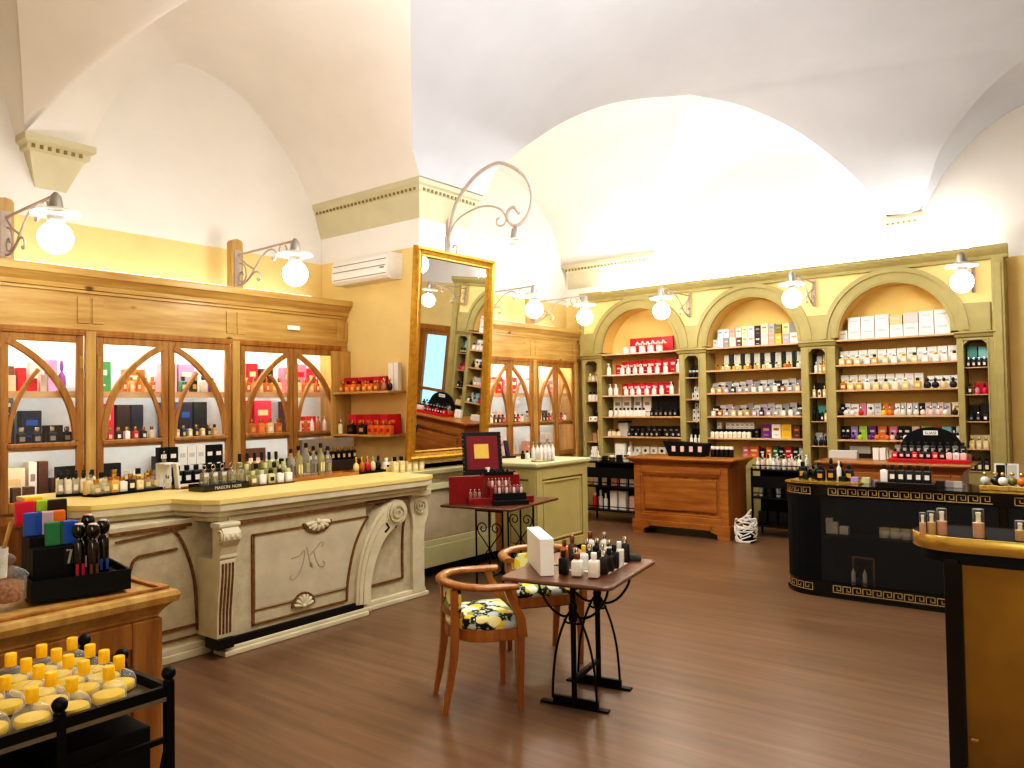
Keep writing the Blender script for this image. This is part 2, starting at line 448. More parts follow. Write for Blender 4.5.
# main vault: fan of the crease chains to a crown, relaxed
import bmesh
bm = bmesh.new()
def bsheet(R):
    V = [[bm.verts.new(p) for p in r] for r in R]
    for i in range(len(V)-1):
        for j in range(len(V[0])-1):
            try: bm.faces.new((V[i][j], V[i][j+1], V[i+1][j+1], V[i+1][j]))
            except ValueError: pass
K = 12
n = max(len(G1), len(DL))
RA = ruled(resample(G1, n), resample(DL, n), K, 0); bsheet(RA)
RB = ruled(resample(DR[::-1], n), resample(RG, n), K, 0); bsheet(RB)
outer = RA[-1] + RB[-1][1:] if (Vector(RA[-1][-1])-Vector(RB[-1][0])).length < .01 else RA[-1]+RB[-1]
ring = RA[-1] + RB[-1][1:] + RG2[1:] + [(XR, 10.3, 4.6), (XR, 7, 4.7), (XR, 4, 4.8), (XR, 1, 4.7), (XR, YF, 4.5), (0, YF, 4.8), (-3, YF, 4.8), (XW, YF, 4.5), (XW, 0, 4.9), (XW, .9, 5.0), (XW, 1.5, 4.96), (XW, 1.9, 4.82), (XW, 2.2, 4.5), (XW, 2.36, 4.1), (XW, 2.42, 3.87)] + G2 + GT[:-1]
O = (-1.2, 4.6, 5.55)
def dome(p, t):
    q = Vector(p).lerp(Vector(O), t); zz = p[2]+(O[2]-p[2])*math.sin(t*PI/2); return (q.x, q.y, zz)
bsheet([[dome(p, i/14) for i in range(15)] for p in ring+[ring[0]]])
bmesh.ops.remove_doubles(bm, verts=bm.verts, dist=.004)
bm.verts.ensure_lookup_table()
fixed = {v for e in bm.edges if len(e.link_faces) < 2 for v in e.verts}
for it in range(60):
    new = {}
    for v in bm.verts:
        if v in fixed: continue
        nb = [e.other_vert(v).co for e in v.link_edges]
        new[v] = v.co.z*.5 + .5*sum(c.z for c in nb)/len(nb)
    for v, z in new.items(): v.co.z = z
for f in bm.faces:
    f.smooth = True; c_ = f.calc_center_median(); f.material_index = 1 if c_.x+c_.y < 0 else 0  # splits the vault into its warm lit and cool shaded tint
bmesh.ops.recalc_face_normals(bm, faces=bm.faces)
me = bpy.data.meshes.new('ceiling'); bm.to_mesh(me); bm.free(); me.materials.append(SHADEP); me.materials.append(LITP)
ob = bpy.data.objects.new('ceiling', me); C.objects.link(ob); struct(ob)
# closes the room above the walls so that no light leaks in
struct(MB().box(XW-.3, XR+.3, YF-.3, YW+.3, 5.95, 6.0).build('roof', WHITE))
# ------------------------------------------------------------------ glazed pine cabinets along the left wall
CABIN = solid('cabinet_lining', '#cfe2ec', .6, var=.03)
LABELW = solid('blank_white_card', '#f4f1ea', .5, var=.02)
def door_leaf(cab, x0, x1, inner, z0=.9, z1=2.27):
    """inner=+1: the arch climbs to the right stile, -1: to the left one"""
    w = .055; mb = MB(); y0, y1 = -.03, .0
    mb.box(x0, x0+w, y0, y1, z0, z1); mb.box(x1-w, x1, y0, y1, z0, z1)
    mb.box(x0+w, x1-w, y0, y1, z1-.07, z1); mb.box(x0+w, x1-w, y0, y1, z0, z0+.08)
    mb.box(x0+w-.01, x1-w+.01, y0-.012, y1, 1.385, 1.42)
    a, b = x0+w, x1-w; zt = z1-.075; zb = 1.43
    W = 2*(b-a)+.1; H = zt-zb+.02; R = (W*W/4+H*H)/W
    amax = math.acos((R-(b-a)-.012)/R)
    pts = [(R-R*math.cos(t), R*math.sin(t)) for t in [amax*i/16 for i in range(17)]]
    main = [(a+p, zb+q) for p, q in pts] if inner > 0 else [(b-p, zb+q) for p, q in pts]
    mb.ribbon(main, .052, y0-.008, y1-.002)
    cv = [(p, q) for p, q in pts if p < (b-a)*.5]
    sec = [(b-p, zb+q) for p, q in cv] if inner > 0 else [(a+p, zb+q) for p, q in cv]
    mb.ribbon(sec, .032, y0-.004, y1-.004)
    d = mb.build('door', PINED if inner < 0 and False else PINE2, cab, bevel=.006)
    MB().box(x0+w-.005, x1-w+.005, -.012, -.008, z0+.08, z1-.07).build('pane', PANE, d)
    hx = x0+.004 if inner > 0 else x1-.034
    for z in (1.02, 2.0):
        MB().box(hx, hx+.03, y0-.006, y0+.002, z, z+.1).build('hinge', BRASS, d)
PINE2 = wood('honey_pine', '#7c4f22', '#a06f36', '#b88b4d', 'z')
def cabinet(label, x0, x1, pil, bays, Yr, group):
    t = thing('display_cabinet', label, 'cabinet', (-6.5, Yr, 0), PI/2, group)
    D = .395
    mb = MB().box(x0, x1, D-.02, D, .1, 2.62)
    mb.build('back_panel', CABIN, t)
    mb = MB().box(x0, x0+.03, .0, D-.02, 0, 2.62).box(x1-.03, x1, .0, D-.02, 0, 2.62).box(x0+.03, x1-.03, .0, D-.02, 2.56, 2.6)
    mb.build('carcass', PINE, t)
    # frieze and cornice
    mb = MB().box(x0, x1, -.03, .0, 2.31, 2.62)
    for p in pil:
        mb.box(p-.1, p-.012, -.04, -.03, 2.36, 2.57); mb.box(p+.012, p+.1, -.04, -.03, 2.36, 2.57)
    mb.box(x0, x1, -.045, -.03, 2.6, 2.625)
    mb.build('frieze', PINEX, t, bevel=.004)
    MB().box(x0, x1, -.042, .0, 2.275, 2.31).box(x0, x1, -.042, -.031, 2.26, 2.275).build('rail', PINED, t, bevel=.004)
    prof = [(-.03, 2.625), (-.05, 2.63), (-.055, 2.665), (-.075, 2.69), (-.1, 2.72), (-.115, 2.73), (-.12, 2.775), (-.115, 2.79), (.36, 2.79), (.36, 2.7), (.0, 2.625)]
    mb = MB().prism(prof, x0, x1+.05, 0, 'yz')
    mb.build('cornice', PINEX, t)
    for p in pil:
        mb = MB().box(p-.04, p+.04, -.045, .0, 0, 2.3)
        mb.build('pilaster', PINE, t, bevel=.008)
    for a, b in bays:
        for z, nm in ((.9, 0), (1.385, 1), (1.795, 2)):
            sh = MB().box(a, b, .02, D-.025, z, z+.022).box(a, b, .02, .03, z-.03, z).build('shelf', SHELFW, t)
            if nm: MB().tube([(a+.06, .05, z-.014), (b-.06, .05, z-.014)], .009, 8).build('light_tube', SHELFFILL, t)  # hidden tube added under the shelf to brighten the compartment below
        MB().box(a, b, -.02, .01, .1, .88).frame(a+.06, b-.06, .18, .82, .03, -.03, -.02).build('lower_panel', PINE2, t)
        m = (a+b)/2
        door_leaf(t, a+.01, m-.004, 1); door_leaf(t, m+.004, b-.01, -1)
        MB().tube([(a+.08, .12, 2.5), (b-.08, .12, 2.5)], .013, 8).build('light_tube', CABLIT, t)
    MB().box(x0, x1, -.02, .0, 0, .1).build('plinth', PINED, t)
    return t
Y1 = 1.3
cab1 = cabinet('long honey pine cabinet with gothic arched glass doors behind the ivory counter', .18, 4.14, [.23, 1.51, 2.815, 4.1],
               [(.27, 1.47), (1.55, 2.775), (2.855, 4.06)], Y1, None)
MB().box(3.38, 3.53, -.052, -.044, 2.44, 2.485).build('name_plate', LABELW, cab1, bevel=.003)
Y2 = 6.78
cab2 = cabinet('honey pine cabinet with gothic arched glass doors beyond the gilt mirror', .0, 3.2, [.04, .94, 2.09, 3.16],
               [(.08, .9), (.98, 2.05), (2.13, 3.12)], Y2, None)

# ------------------------------------------------------------------ olive shelving along the back wall
SX, SY = -6.4, 10.0
shelving = thing('wall_shelving', 'olive green arched wall shelving with wooden shelf edges across the back wall', 'shelving', (SX, SY, 0))
def L(x): return x-SX
BAYS = [(-6.05, -4.78), (-4.38, -3.10), (-2.68, -1.36)]
NICH = [(-6.40, -6.05), (-4.78, -4.38), (-3.10, -2.68), (-1.36, -.985)]
OPEN = [(-6.335, -6.125), (-4.69, -4.49), (-3.0, -2.80), (-1.29, -1.065)]
BAYZ = [2.395, 2.085, 1.775, 1.46, 1.165, .9]
NICZ = [2.0, 1.695, 1.39, 1.08]
INNY = solid('shelf_back_yellow', '#e6c47c', .8, var=.05, scale=3)
MB().box(L(-6.39), L(-.9), .325, .345, 0, 3.25).build('back_panel', INNY, shelving)
# spandrels
mb = MB()
R = .7
for a, b in BAYS:
    c = L((a+b)/2); n = 24
    lo = [(c+R*math.cos(PI-PI*i/n), 2.42+R*math.sin(PI*i/n)) for i in range(n+1)]
    for (p, q), (r, s) in zip(lo, lo[1:]):
        mb.add([(p, .02, q), (r, .02, s), (r, .02, 3.2), (p, .02, 3.2)], [(0, 1, 2, 3)])
cs = [L((a+b)/2) for a, b in BAYS]
for p, q in [(L(-6.4), cs[0]-R), (cs[0]+R, cs[1]-R), (cs[1]+R, cs[2]-R), (cs[2]+R, L(-.9))]:
    mb.add([(p, .02, 2.4), (q, .02, 2.4), (q, .02, 3.2), (p, .02, 3.2)], [(0, 1, 2, 3)])
SPY = solid('spandrel_yellow', '#f0d590', .8, var=.05, scale=3)
mb.build('spandrel', SPY, shelving)
for c in cs:
    mb = MB(); n = 28
    def ring(r0, r1, y0, y1):
        Rr = []
        for i in range(n+1):
            t = PI-PI*i/n; ca, sa = math.cos(t), math.sin(t)
            Rr.append([(c+r0*ca, y0, 2.42+r0*sa), (c+r1*ca, y0, 2.42+r1*sa), (c+r1*ca, y1, 2.42+r1*sa), (c+r0*ca, y1, 2.42+r0*sa)])
        mb.rings(Rr, 0, False)
    ring(.615, .79, -.025, .02); ring(.74, .795, -.05, -.02); ring(.635, .655, -.034, -.02)
    mb.build('arch', GREEN, shelving)
    mb = MB(); Rr = []
    for i in range(n+1):
        t = PI-PI*i/n; Rr.append([(c+.625*math.cos(t), .01, 2.42+.625*math.sin(t)), (c+.625*math.cos(t), .33, 2.42+.625*math.sin(t))])
    vs = [p for r in Rr for p in r]
    mb.add(vs, [(2*i, 2*i+1, 2*i+3, 2*i+2) for i in range(n)], 0, True)
    mb.build('arch_soffit', INNY, shelving)
for (a, b), (oa, ob) in zip(NICH, OPEN):
    a, b, oa, ob = L(a), L(b), L(oa), L(ob)
    mb = MB().box(a, oa, 0, .33, 0, 2.33).box(ob, b, 0, .33, 0, 2.33)
    k = .045
    mb.prism([(oa, 2.30-k), (oa+k, 2.30), (ob-k, 2.30), (ob, 2.30-k), (ob, 2.33), (oa, 2.33)], 0, .33, 0, 'xz')
    mb.box(oa, ob, .0, .33, 0, .82)
    mb.frame(oa-.018, ob+.018, .82, 2.318, .016, -.01, .0)
    p = mb.build('pilaster', GREEN, shelving, bevel=.004)
    MB().prism([(-.05, 2.4), (-.055, 2.385), (-.035, 2.37), (-.02, 2.34), (0, 2.33), (.03, 2.33), (.03, 2.4)], a-.015, b+.015, 0, 'yz').build('impost', GREEN, shelving)
    for z in NICZ:
        MB().box(oa, ob, .015, .32, z-.012, z).build('shelf', SHELFW, shelving)
    MB().box(max(a+.03, L(-6.36)), b-.03, -.03, .015, 2.4, 2.72).build('block', GREEN, shelving, bevel=.01)
for a, b in BAYS:
    for z in BAYZ[:5]:
        MB().box(L(a), L(b), -.012 if z > 2.3 else .004, .325, z-.022, z).build('shelf', SHELFW, shelving, bevel=.003)
    MB().box(L(a), L(b), .01, .325, 0, .9).frame(L(a)+.05, L(b)-.05, .12, .8, .04, 0, .01).build('base_panel', GREEN, shelving)
MB().prism([(.0, 3.19), (-.03, 3.195), (-.035, 3.23), (-.07, 3.26), (-.095, 3.29), (-.1, 3.335), (.0, 3.345), (.06, 3.345), (.06, 3.19)], L(-6.36), L(-.84), 0, 'yz').build('cornice', GREEN, shelving)
MB().box(L(-1.0), L(-.88), -.04, .34, 0, 3.2).box(L(-.975), L(-.905), -.055, -.04, .1, 3.15).build('end_post', GREEN, shelving, bevel=.006)
MB().box(L(-6.42), L(-6.36), -.02, .34, 2.4, 3.2).build('corner_post', GREEN, shelving, bevel=.006)
for x in (-5.0, -3.35, -1.9):
    pass
tube = thing('strip_light', 'hidden strip light lying on top of the olive shelving cornice', 'light', (SX, SY, 0))
MB().box(.3, 5.2, .12, .2, 3.345, 3.37).build('housing', WPLASTIC, tube)
MB().tube([(.32, .16, 3.39), (5.18, .16, 3.39)], .018, 8).build('bulb', TUBE, tube)
# shelf boards need something over the base at the foot: bracket down to floor is the base panel itself

# two shallow shelves on the pier side, left of the mirror
pier_sh = thing('corner_shelf', 'pair of narrow wooden shelves on the yellow wall left of the mirror', 'shelf', (-6.44, YP0, 0))
MB().box(.0, .018, -.26, 0, 1.0, 2.25).build('side_board', PINE, pier_sh)
for z in (1.38, 1.815):
    MB().box(0, .86, -.24, 0, z-.022, z).build('shelf', PINEX, pier_sh, bevel=.003)
MB().box(.86, .88, -.24, -.0, 1.0, 2.25)

# ------------------------------------------------------------------ gilt mirror
a_t = math.atan2(.15, 2.0)
mir = thing('wall_mirror', 'tall gilt framed mirror leaning forward on the pier', 'mirror', (-5.31, 5.75, 1.13), math.radians(88.6), rx=a_t)
mb = MB(); W, H = .575, 2.06
def framering(insets):
    R = []
    for o, y in insets: R.append([(-W+o, y, o), (W-o, y, o), (W-o, y, H-o), (-W+o, y, H-o)])
    return R
mb.rings(framering([(0, 0), (0, -.03), (.012, -.055), (.03, -.06), (.045, -.045), (.075, -.035), (.09, -.042), (.1, -.02), (.1, -.012)]), 0, False, (False, False))
mb.build('frame', GILT, mir)
m, nt, b = newmat('mirror_silver'); b.inputs['Metallic'].default_value = 1; b.inputs['Roughness'].default_value = .015
f = noise(nt, coords(nt), 3); nt.links.new(ramp(nt, f, [(.3, (.86, .87, .88, 1)), (.7, (.9, .9, .9, 1))]), b.inputs['Base Color'])
MB().box(-W+.095, W-.095, -.016, -.012, .095, H-.095).build('mirror_glass', m, mir)
MB().box(-W+.01, W-.01, -.01, .0, .01, H-.01).build('backing', PINED, mir)

# air conditioner
ac = thing('wall_mounted_air_conditioner', 'white split air conditioner high on the yellow pier', 'air conditioner', (-6.04, YP0, 2.94))
prof = [(0, .0), (-.17, .0), (-.205, .03), (-.215, .08), (-.2, .22), (-.17, .26), (0, .265)]
MB().prism(prof, -.42, .42, 0, 'yz').build('casing', WPLASTIC, ac, bevel=.008)
SLOT = solid('vent_shadow', '#8d877c', .6)
mb = MB()
for z, y in ((.045, -.2135), (.125, -.2165), (.19, -.209)): mb.box(-.4, .4, y, y+.01, z, z+.008)
mb.build('louvre', SLOT, ac)
MB().box(.32, .38, -.218, -.2, .1, .115).build('display', SLOT, ac)

# ------------------------------------------------------------------ lamps
def lamp(label, loc, rz, post, group):
    t = thing('bracket_lamp', label, 'lamp', loc, rz, group)
    Ln = .87
    if post:
        mb = MB(); mb.prism([(-.06, -.327), (.06, -.327), (.06, .12), (.045, .145), (0, .155), (-.045, .145), (-.06, .12)], -.1, -.02, 0, 'yz')
        mb.build('mounting_post', PINE, t, bevel=.006)
        MB().box(-.02, -.008, -.035, .035, -.3, .05).build('back_plate', GREYM, t)
    else:
        MB().box(-.0, .012, -.02, .02, -.3, .04).build('back_plate', GREYM, t)
    mb = MB()
    mb.tube([(0, 0, 0), (Ln, 0, .012)], .011, 8)
    for pts, r in [([(.02, 0, -.02), (.12, 0, -.1), (.25, 0, -.165)], .009),
                   ([(.12, 0, -.27), (.2, 0, -.22), (.26, 0, -.165), (.33, 0, -.1), (.41, 0, -.045), (.49, 0, -.02), (.56, 0, -.03), (.59, 0, -.07), (.57, 0, -.115), (.535, 0, -.11), (.535, 0, -.085)], .009),
                   ([(0, 0, -.285), (.08, 0, -.285), (.17, 0, -.245), (.24, 0, -.2), (.3, 0, -.195), (.345, 0, -.225), (.345, 0, -.265), (.315, 0, -.28), (.3, 0, -.26)], .009),
                   ([(.02, 0, -.08), (.08, 0, -.1), (.115, 0, -.15), (.125, 0, -.21), (.09, 0, -.26), (.04, 0, -.26), (.015, 0, -.22), (.03, 0, -.175), (.06, 0, -.17), (.075, 0, -.2)], .008),
                   ([(.66, 0, .0), (.64, 0, -.04), (.67, 0, -.085), (.72, 0, -.09), (.75, 0, -.05), (.73, 0, -.01)], .008)]:
        mb.tube(spline(pts, 5), r, 6)
    mb.build('scroll_arm', GREYM, t)
    MB().lathe([(.012, .03), (.02, .02), (.035, 0), (.048, -.075), (.05, -.085)], 16, (Ln, 0, 0)).build('lamp_cap', ZINC, t)
    MB().lathe([(.05, -.085), (.055, -.08), (.14, -.1), (.155, -.118), (.152, -.122), (.135, -.108), (.055, -.09)], 24, (Ln, 0, 0), cap=(False, False)).build('glass_shade', DISC, t)
    MB().lathe([(.06, -.13), (.062, -.16), (.045, -.185)], 16, (Ln, 0, 0), cap=(True, False)).build('collar', ZINC, t)
    MB().sphere((Ln, 0, -.283), .108, 20, 12).build('globe', GLOBE, t)
    return t
lamps = [lamp('lit globe lamp on a scroll bracket above the cabinet, at the cut-off edge', (-6.5, 2.22, 3.12), 0, True, 'globe lamps on scroll brackets')]
for y, lab in ((4.17, 'lit globe lamp on wooden post above the cabinet, facing the air conditioner'),
               (7.73, 'lit globe lamp just past the mirror, above the far cabinet'),
               (8.9, 'lit globe lamp above the far cabinet, next to the room corner')):
    lamps.append(dup(lamps[0], (-6.5, y, 3.12), 0, lab))
wl = lamp('lit globe lamp between the red arched bay and the middle bay', (-4.58, 9.97, 3.13), -PI/2, False, 'globe lamps on scroll brackets')
dup(wl, (-2.9, 9.97, 3.13), -PI/2, 'lit globe lamp between the middle bay and the bay of white cartons')
dup(wl, (-1.17, 9.965, 3.13), -PI/2, 'lit globe lamp at the end of the olive shelving cornice')
# swan neck lamp over the mirror
t = thing('swan_neck_lamp', 'grey swan neck iron lamp arching out over the gilt mirror', 'lamp', (XP+.02, 5.86, 3.2))
hoop = [(-5.49, 3.22), (-5.47, 3.37), (-5.4, 3.66), (-5.27, 3.83), (-5.07, 3.97), (-4.86, 4.03), (-4.72, 4.01), (-4.55, 3.91), (-4.43, 3.79), (-4.38, 3.63), (-4.42, 3.48), (-4.52, 3.39), (-4.62, 3.39), (-4.68, 3.46), (-4.67, 3.54), (-4.6, 3.56), (-4.54, 3.49)]
inn = [(-5.46, 3.3), (-5.45, 3.43), (-5.34, 3.56), (-5.11, 3.63), (-4.93, 3.63), (-4.77, 3.57), (-4.7, 3.47), (-4.74, 3.41), (-4.81, 3.42), (-4.82, 3.47), (-4.78, 3.49)]
mb = MB().tube(spline([((x+5.48)*.98, 0, z-3.2) for x, z in hoop], 6), .018, 8)
mb.tube(spline([((x+5.48)*.98, 0, z-3.2) for x, z in inn], 6), .011, 8)
mb.tube(spline([(.02, 0, .02), (.06, 0, -.01), (.11, 0, .02), (.12, 0, .08), (.08, 0, .1), (.06, 0, .07)], 5), .01, 6)
mb.tube([(-.01, 0, 0), (-.01, 0, .7)], .014, 8)
mb.build('scroll_arm', GREYM, t)
MB().box(-.02, .0, -.03, .03, -.02, .2).build('back_plate', GREYM, t)
cx = (-4.59+5.48)*.98
MB().lathe([(.01, .19), (.012, .165), (.035, .15), (.05, .06), (.052, .05)], 16, (cx, 0, 0)).build('lamp_cap', ZINC, t)
MB().lathe([(.05, .05), (.16, .03), (.17, .015), (.155, .022), (.05, .042)], 24, (cx, 0, 0), cap=(False, False)).build('glass_shade', DISC, t)
MB().lathe([(.06, .012), (.062, -.01), (.05, -.03)], 16, (cx, 0, 0)).build('collar', ZINC, t)
MB().sphere((cx, 0, -.12), .1, 20, 12).build('globe', GLOBE, t)
# hanging globe near the camera, cut by the frame
t = thing('pendant_globe', 'large lit globe hanging in the upper corner of the picture', 'lamp', (-3.02, 1.2, 3.36))
MB().sphere((0, 0, 0), .13, 24, 14).build('globe', GLOBE, t)
MB().lathe([(.05, .12), (.055, .16), (.02, .2)], 16).build('lamp_cap', ZINC, t)
MB().tube([(0, 0, .2), (0, 0, 2.3)], .006, 6).build('cord', GREYM, t)

# ------------------------------------------------------------------ ivory counter
ic = thing('shop_counter', 'long ivory panelled counter with carved brackets and yellow worktop', 'counter', (-4.75, 2.96, 0), PI/2)
# local x along the counter, y into it (away from the room)
def off(poly, d):
    return [(x+(-d if x < -.5 else d if x > 1.5 else 0), y) for x, y in poly]
TOP = [(-.76, 1.5), (-.80, .52), (-.72, .40), (-.24, .3), (-.18, .04), (-.1, -.06), (1.82, -.1), (1.98, -.02), (1.98, .62), (.2, .74), (-.1, 1.1), (-.1, 1.5)]
MB().prism(TOP, 1.022, 1.052).build('worktop', TOPY, ic, bevel=.008)
def ins(poly, d):
    c = []
    n = len(poly)
    for i in range(n):
        p0, p1, p2 = Vector(poly[i-1]), Vector(poly[i]), Vector(poly[(i+1) % n])
        n1 = Vector((-(p1-p0).y, (p1-p0).x)).normalized(); n2 = Vector((-(p2-p1).y, (p2-p1).x)).normalized()
        b = (n1+n2); b = b/max(.3, b.length_squared)*2 if b.length > 1e-6 else n1
        c.append((p1.x+b.x*d/1, p1.y+b.y*d/1))
    return c
# counter outline is counter-clockwise seen from above: inward is left
I1, I2, I3 = ins(TOP, .008), ins(TOP, .045), ins(TOP, .075)
mb = MB().rings([[(x, y, z) for x, y in P] for P, z in ((I3, .9), (I3, .925), (I2, .935), (I2, .955), (I1, .975), (I1, 1.022))], 0, False)
mb.build('cornice', IVORY, ic)
mb = MB()
mb.box(0, 1.22, 0, .55, .06, .92)            # middle block
mb.box(1.2, 1.92, .085, .55, .04, .92)        # right block
mb.box(-.7, .02, .2, .75, .04, .92)           # left block
mb.box(-.7, -.2, .7, 1.5, .04, .92)
mb.build('carcass', IVORYG, ic, bevel=.004)
mb = MB()
mb.box(-.06, 1.2, -.05, .1, 0, .035); mb.box(-.04, 1.19, -.03, .1, .035, .06)
mb.box(1.2, 1.97, .035, .2, 0, .035); mb.box(1.2, 1.95, .055, .2, .035, .07)
mb.box(-.73, -.04, .14, .3, 0, .05); mb.box(-.72, -.03, .16, .3, .05, .09)
mb.build('plinth', IVORY, ic, bevel=.006)
MB().box(-.015, 1.17, -.022, .02, .06, .115).box(-.12, -.0, -.06, .1, .06, .13).build('kick_strip', WORNL, ic, bevel=.004)
MB().box(-.02, 1.24, -.018, 0, .865, .89).box(1.24, 1.7, .0, .1, .865, .89).box(-.7, -.16, .185, .2, .87, .89).build('worn_bead', WORN, ic)
# middle panel: moulding with a curved right side
mb = MB(); w = .014; y0, y1 = -.012, .0
curve = [(1.235, .775), (1.16, .68), (1.095, .56), (1.05, .42), (1.02, .28), (1.01, .15)]
cs_ = spline(curve, 5)
mb.ribbon([(.18, .775), (1.235, .775)], w, y0, y1); mb.ribbon([(.18, .155), (.18, .78)], .02, y0, y1); mb.ribbon([(.17, .155), (1.012, .15)], w, y0, y1); mb.ribbon(cs_, .016, y0, y1)
mb.ribbon([(.19, .248), (1.015, .243)], .007, -.008, 0)
mb.build('panel_moulding', WORN, ic)
MB().prism([(.2, .26), (1.01, .26)] + [(x-.012, z) for x, z in cs_[::-1] if z > .28] + [(.2, .765)], -.004, 0, 0, 'xz').build('panel_field', solid('ivory_field', '#bfb49b', .6, var=.1, scale=5), ic)
# carved shells
def shell(cx, cz, r, up):
    mb = MB()
    for k in range(7):
        a = PI*(.06+.88*k/6) if up else -PI*(.06+.88*k/6)
        tip = (cx+r*math.cos(a), -.012, cz+r*math.sin(a)*(.95 if up else .6))
        mb.tube([(cx, -.012, cz), tuple(Vector((cx, -.02, cz)).lerp(Vector(tip), .6)), tip], [.006, r*.19, r*.14], 8)
    mb.sphere((cx, -.015, cz), r*.22, 8, 6)
    o = mb.build('carved_shell', IVORY, ic)
    mb = MB(); n = 20
    pts = [(cx+r*1.15*math.cos(t), cz+(r*1.1*math.sin(t) if up else -r*.75*math.sin(t))) for t in [PI*i/n for i in range(n+1)]]
    mb.ribbon(pts, .012, -.014, 0); mb.build('shell_edge', WORN, ic)
shell(.60, .2, .085, True); shell(.735, .8, .11, False)
# painted monogram
mb = MB()
for pts in ([(.5, .56), (.57, .57), (.62, .6), (.6, .5), (.56, .43), (.51, .405), (.49, .425), (.505, .44)], [(.64, .62), (.655, .55), (.67, .49), (.69, .46), (.68, .5), (.665, .47)],
            [(.665, .56), (.72, .6), (.77, .64), (.79, .625), (.775, .605)], [(.7, .585), (.72, .52), (.75, .465), (.79, .455), (.8, .48), (.785, .49)]):
    mb.ribbon(spline(pts, 6), .009, -.0065, -.003)
mb.build('painted_monogram', solid('faded_paint', '#a99b86', .7), ic)
# corbel at the left corner of the middle block
mb = MB()
x0, x1 = -.115, .0
prof = [(-.0, .87), (-.11, .87), (-.135, .83), (-.135, .79), (-.1, .74), (-.085, .69), (-.085, .66), (-.05, .655), (-.0, .655)]
mb.prism(prof, x0-.005, x1+.005, 0, 'yz')
mb.prism([(-.0, .9), (-.11, .9), (-.11, .87), (-.0, .87)], x0-.02, x1+.02, 0, 'yz')
for xx in (x0+.02, (x0+x1)/2, x1-.02): mb.lathe([(.001, -.02), (.018, -.015), (.018, .015), (.001, .02)], 10, (xx, -.125, .81))
o = mb.build('bracket_capital', IVORY, ic, bevel=.01)
for xx in (x0-.012, x1+.006):
    mb = MB()
    pts = [(xx, -.1+.035*(1-i/26)*math.cos(i*.55), .81+.05*(1-i/26)*math.sin(i*.55)) for i in range(26)]
    mb.tube(pts, .007, 6)
    mb.build('bracket_scroll', IVORY, ic)
body = [(-.08, .655), (-.078, .55), (-.06, .42), (-.045, .3), (-.04, .13), (.2, .13), (.2, .655)]
MB().prism(body, x0+.0, x1, 0, 'yz').build('bracket_shaft', IVORY, ic, bevel=.006)
mb = MB()
for k in range(4):
    xx = x0+.02+k*.025
    mb.tube(spline([(xx, y-.002, z) for y, z in [(-.08, .63), (-.076, .55), (-.06, .42), (-.045, .3), (-.04, .16)]], 5), .0075, 6)
mb.build('bracket_flutes', WORN, ic)
# curved bead on the left block
mb = MB()
mb.ribbon(spline([(-.3, .87), (-.24, .8), (-.18, .66), (-.14, .5), (-.125, .3), (-.12, .16)], 5), .016, .185, .2)
mb.ribbon([(-.66, .83), (-.2, .86)], .012, .188, .2); mb.ribbon([(-.52, .72), (-.26, .73)], .014, .185, .2)
mb.ribbon(spline([(-.52, .72), (-.555, .69), (-.575, .63), (-.6, .59), (-.65, .575)], 5), .014, .185, .2)
mb.ribbon([(-.6, .2), (-.12, .2)], .016, .185, .2); mb.ribbon([(-.6, .13), (-.12, .13)], .01, .185, .2)
mb.build('panel_bead', WORN, ic)
# big volute bracket right of the middle block
mb = MB()
lo = spline([(1.46, .865), (1.36, .82), (1.28, .74), (1.2, .62), (1.14, .48), (1.1, .3), (1.085, .1)], 6)
hi = spline([(1.56, .70), (1.5, .645), (1.42, .6), (1.34, .5), (1.28, .38), (1.245, .24), (1.235, .08)], 6)
mb.prism(lo+hi[::-1], -.03, .1, 0, 'xz')
mb.lathe([(.001, -.04), (.1, -.04), (.1, .1), (.001, .1)], 20, (0, 0, 0))
for i in range(len(mb.v)-4*20-2*20, len(mb.v)): pass
mb2 = MB(); n = 24
mb2.prism([(1.53+.112*math.cos(2*PI*i/n), .775+.105*math.sin(2*PI*i/n)) for i in range(n)], -.038, .1, 0, 'xz')
vb = MB().prism(lo+hi[::-1], -.03, .1, 0, 'xz'); vb.add(mb2.v, mb2.f); vb.build('volute_bracket', IVORY, ic, bevel=.006)
mb = MB()
mb.ribbon([(1.53+(.095-.0031*i)*math.cos(.5*i+2.2), .775+(.09-.003*i)*math.sin(.5*i+2.2)) for i in range(30)], .014, -.052, -.036)
for dx in (.03, .08):
    mb.ribbon([(a[0]*(1-dx*6)+b[0]*dx*6, a[1]*(1-dx*6)+b[1]*dx*6) for a, b in zip(lo[6:], hi[6:])], .008, -.036, -.03)
mb.build('volute_scroll', IVORYG, ic)
mb = MB()
mb.ribbon([(1.395, .63), (1.44, .66), (1.41, .7)], .016, -.036, -.03); mb.ribbon([(1.6, .63), (1.62, .66)], .016, .06, .083)
mb.build('volute_leaf', WORNL, ic)
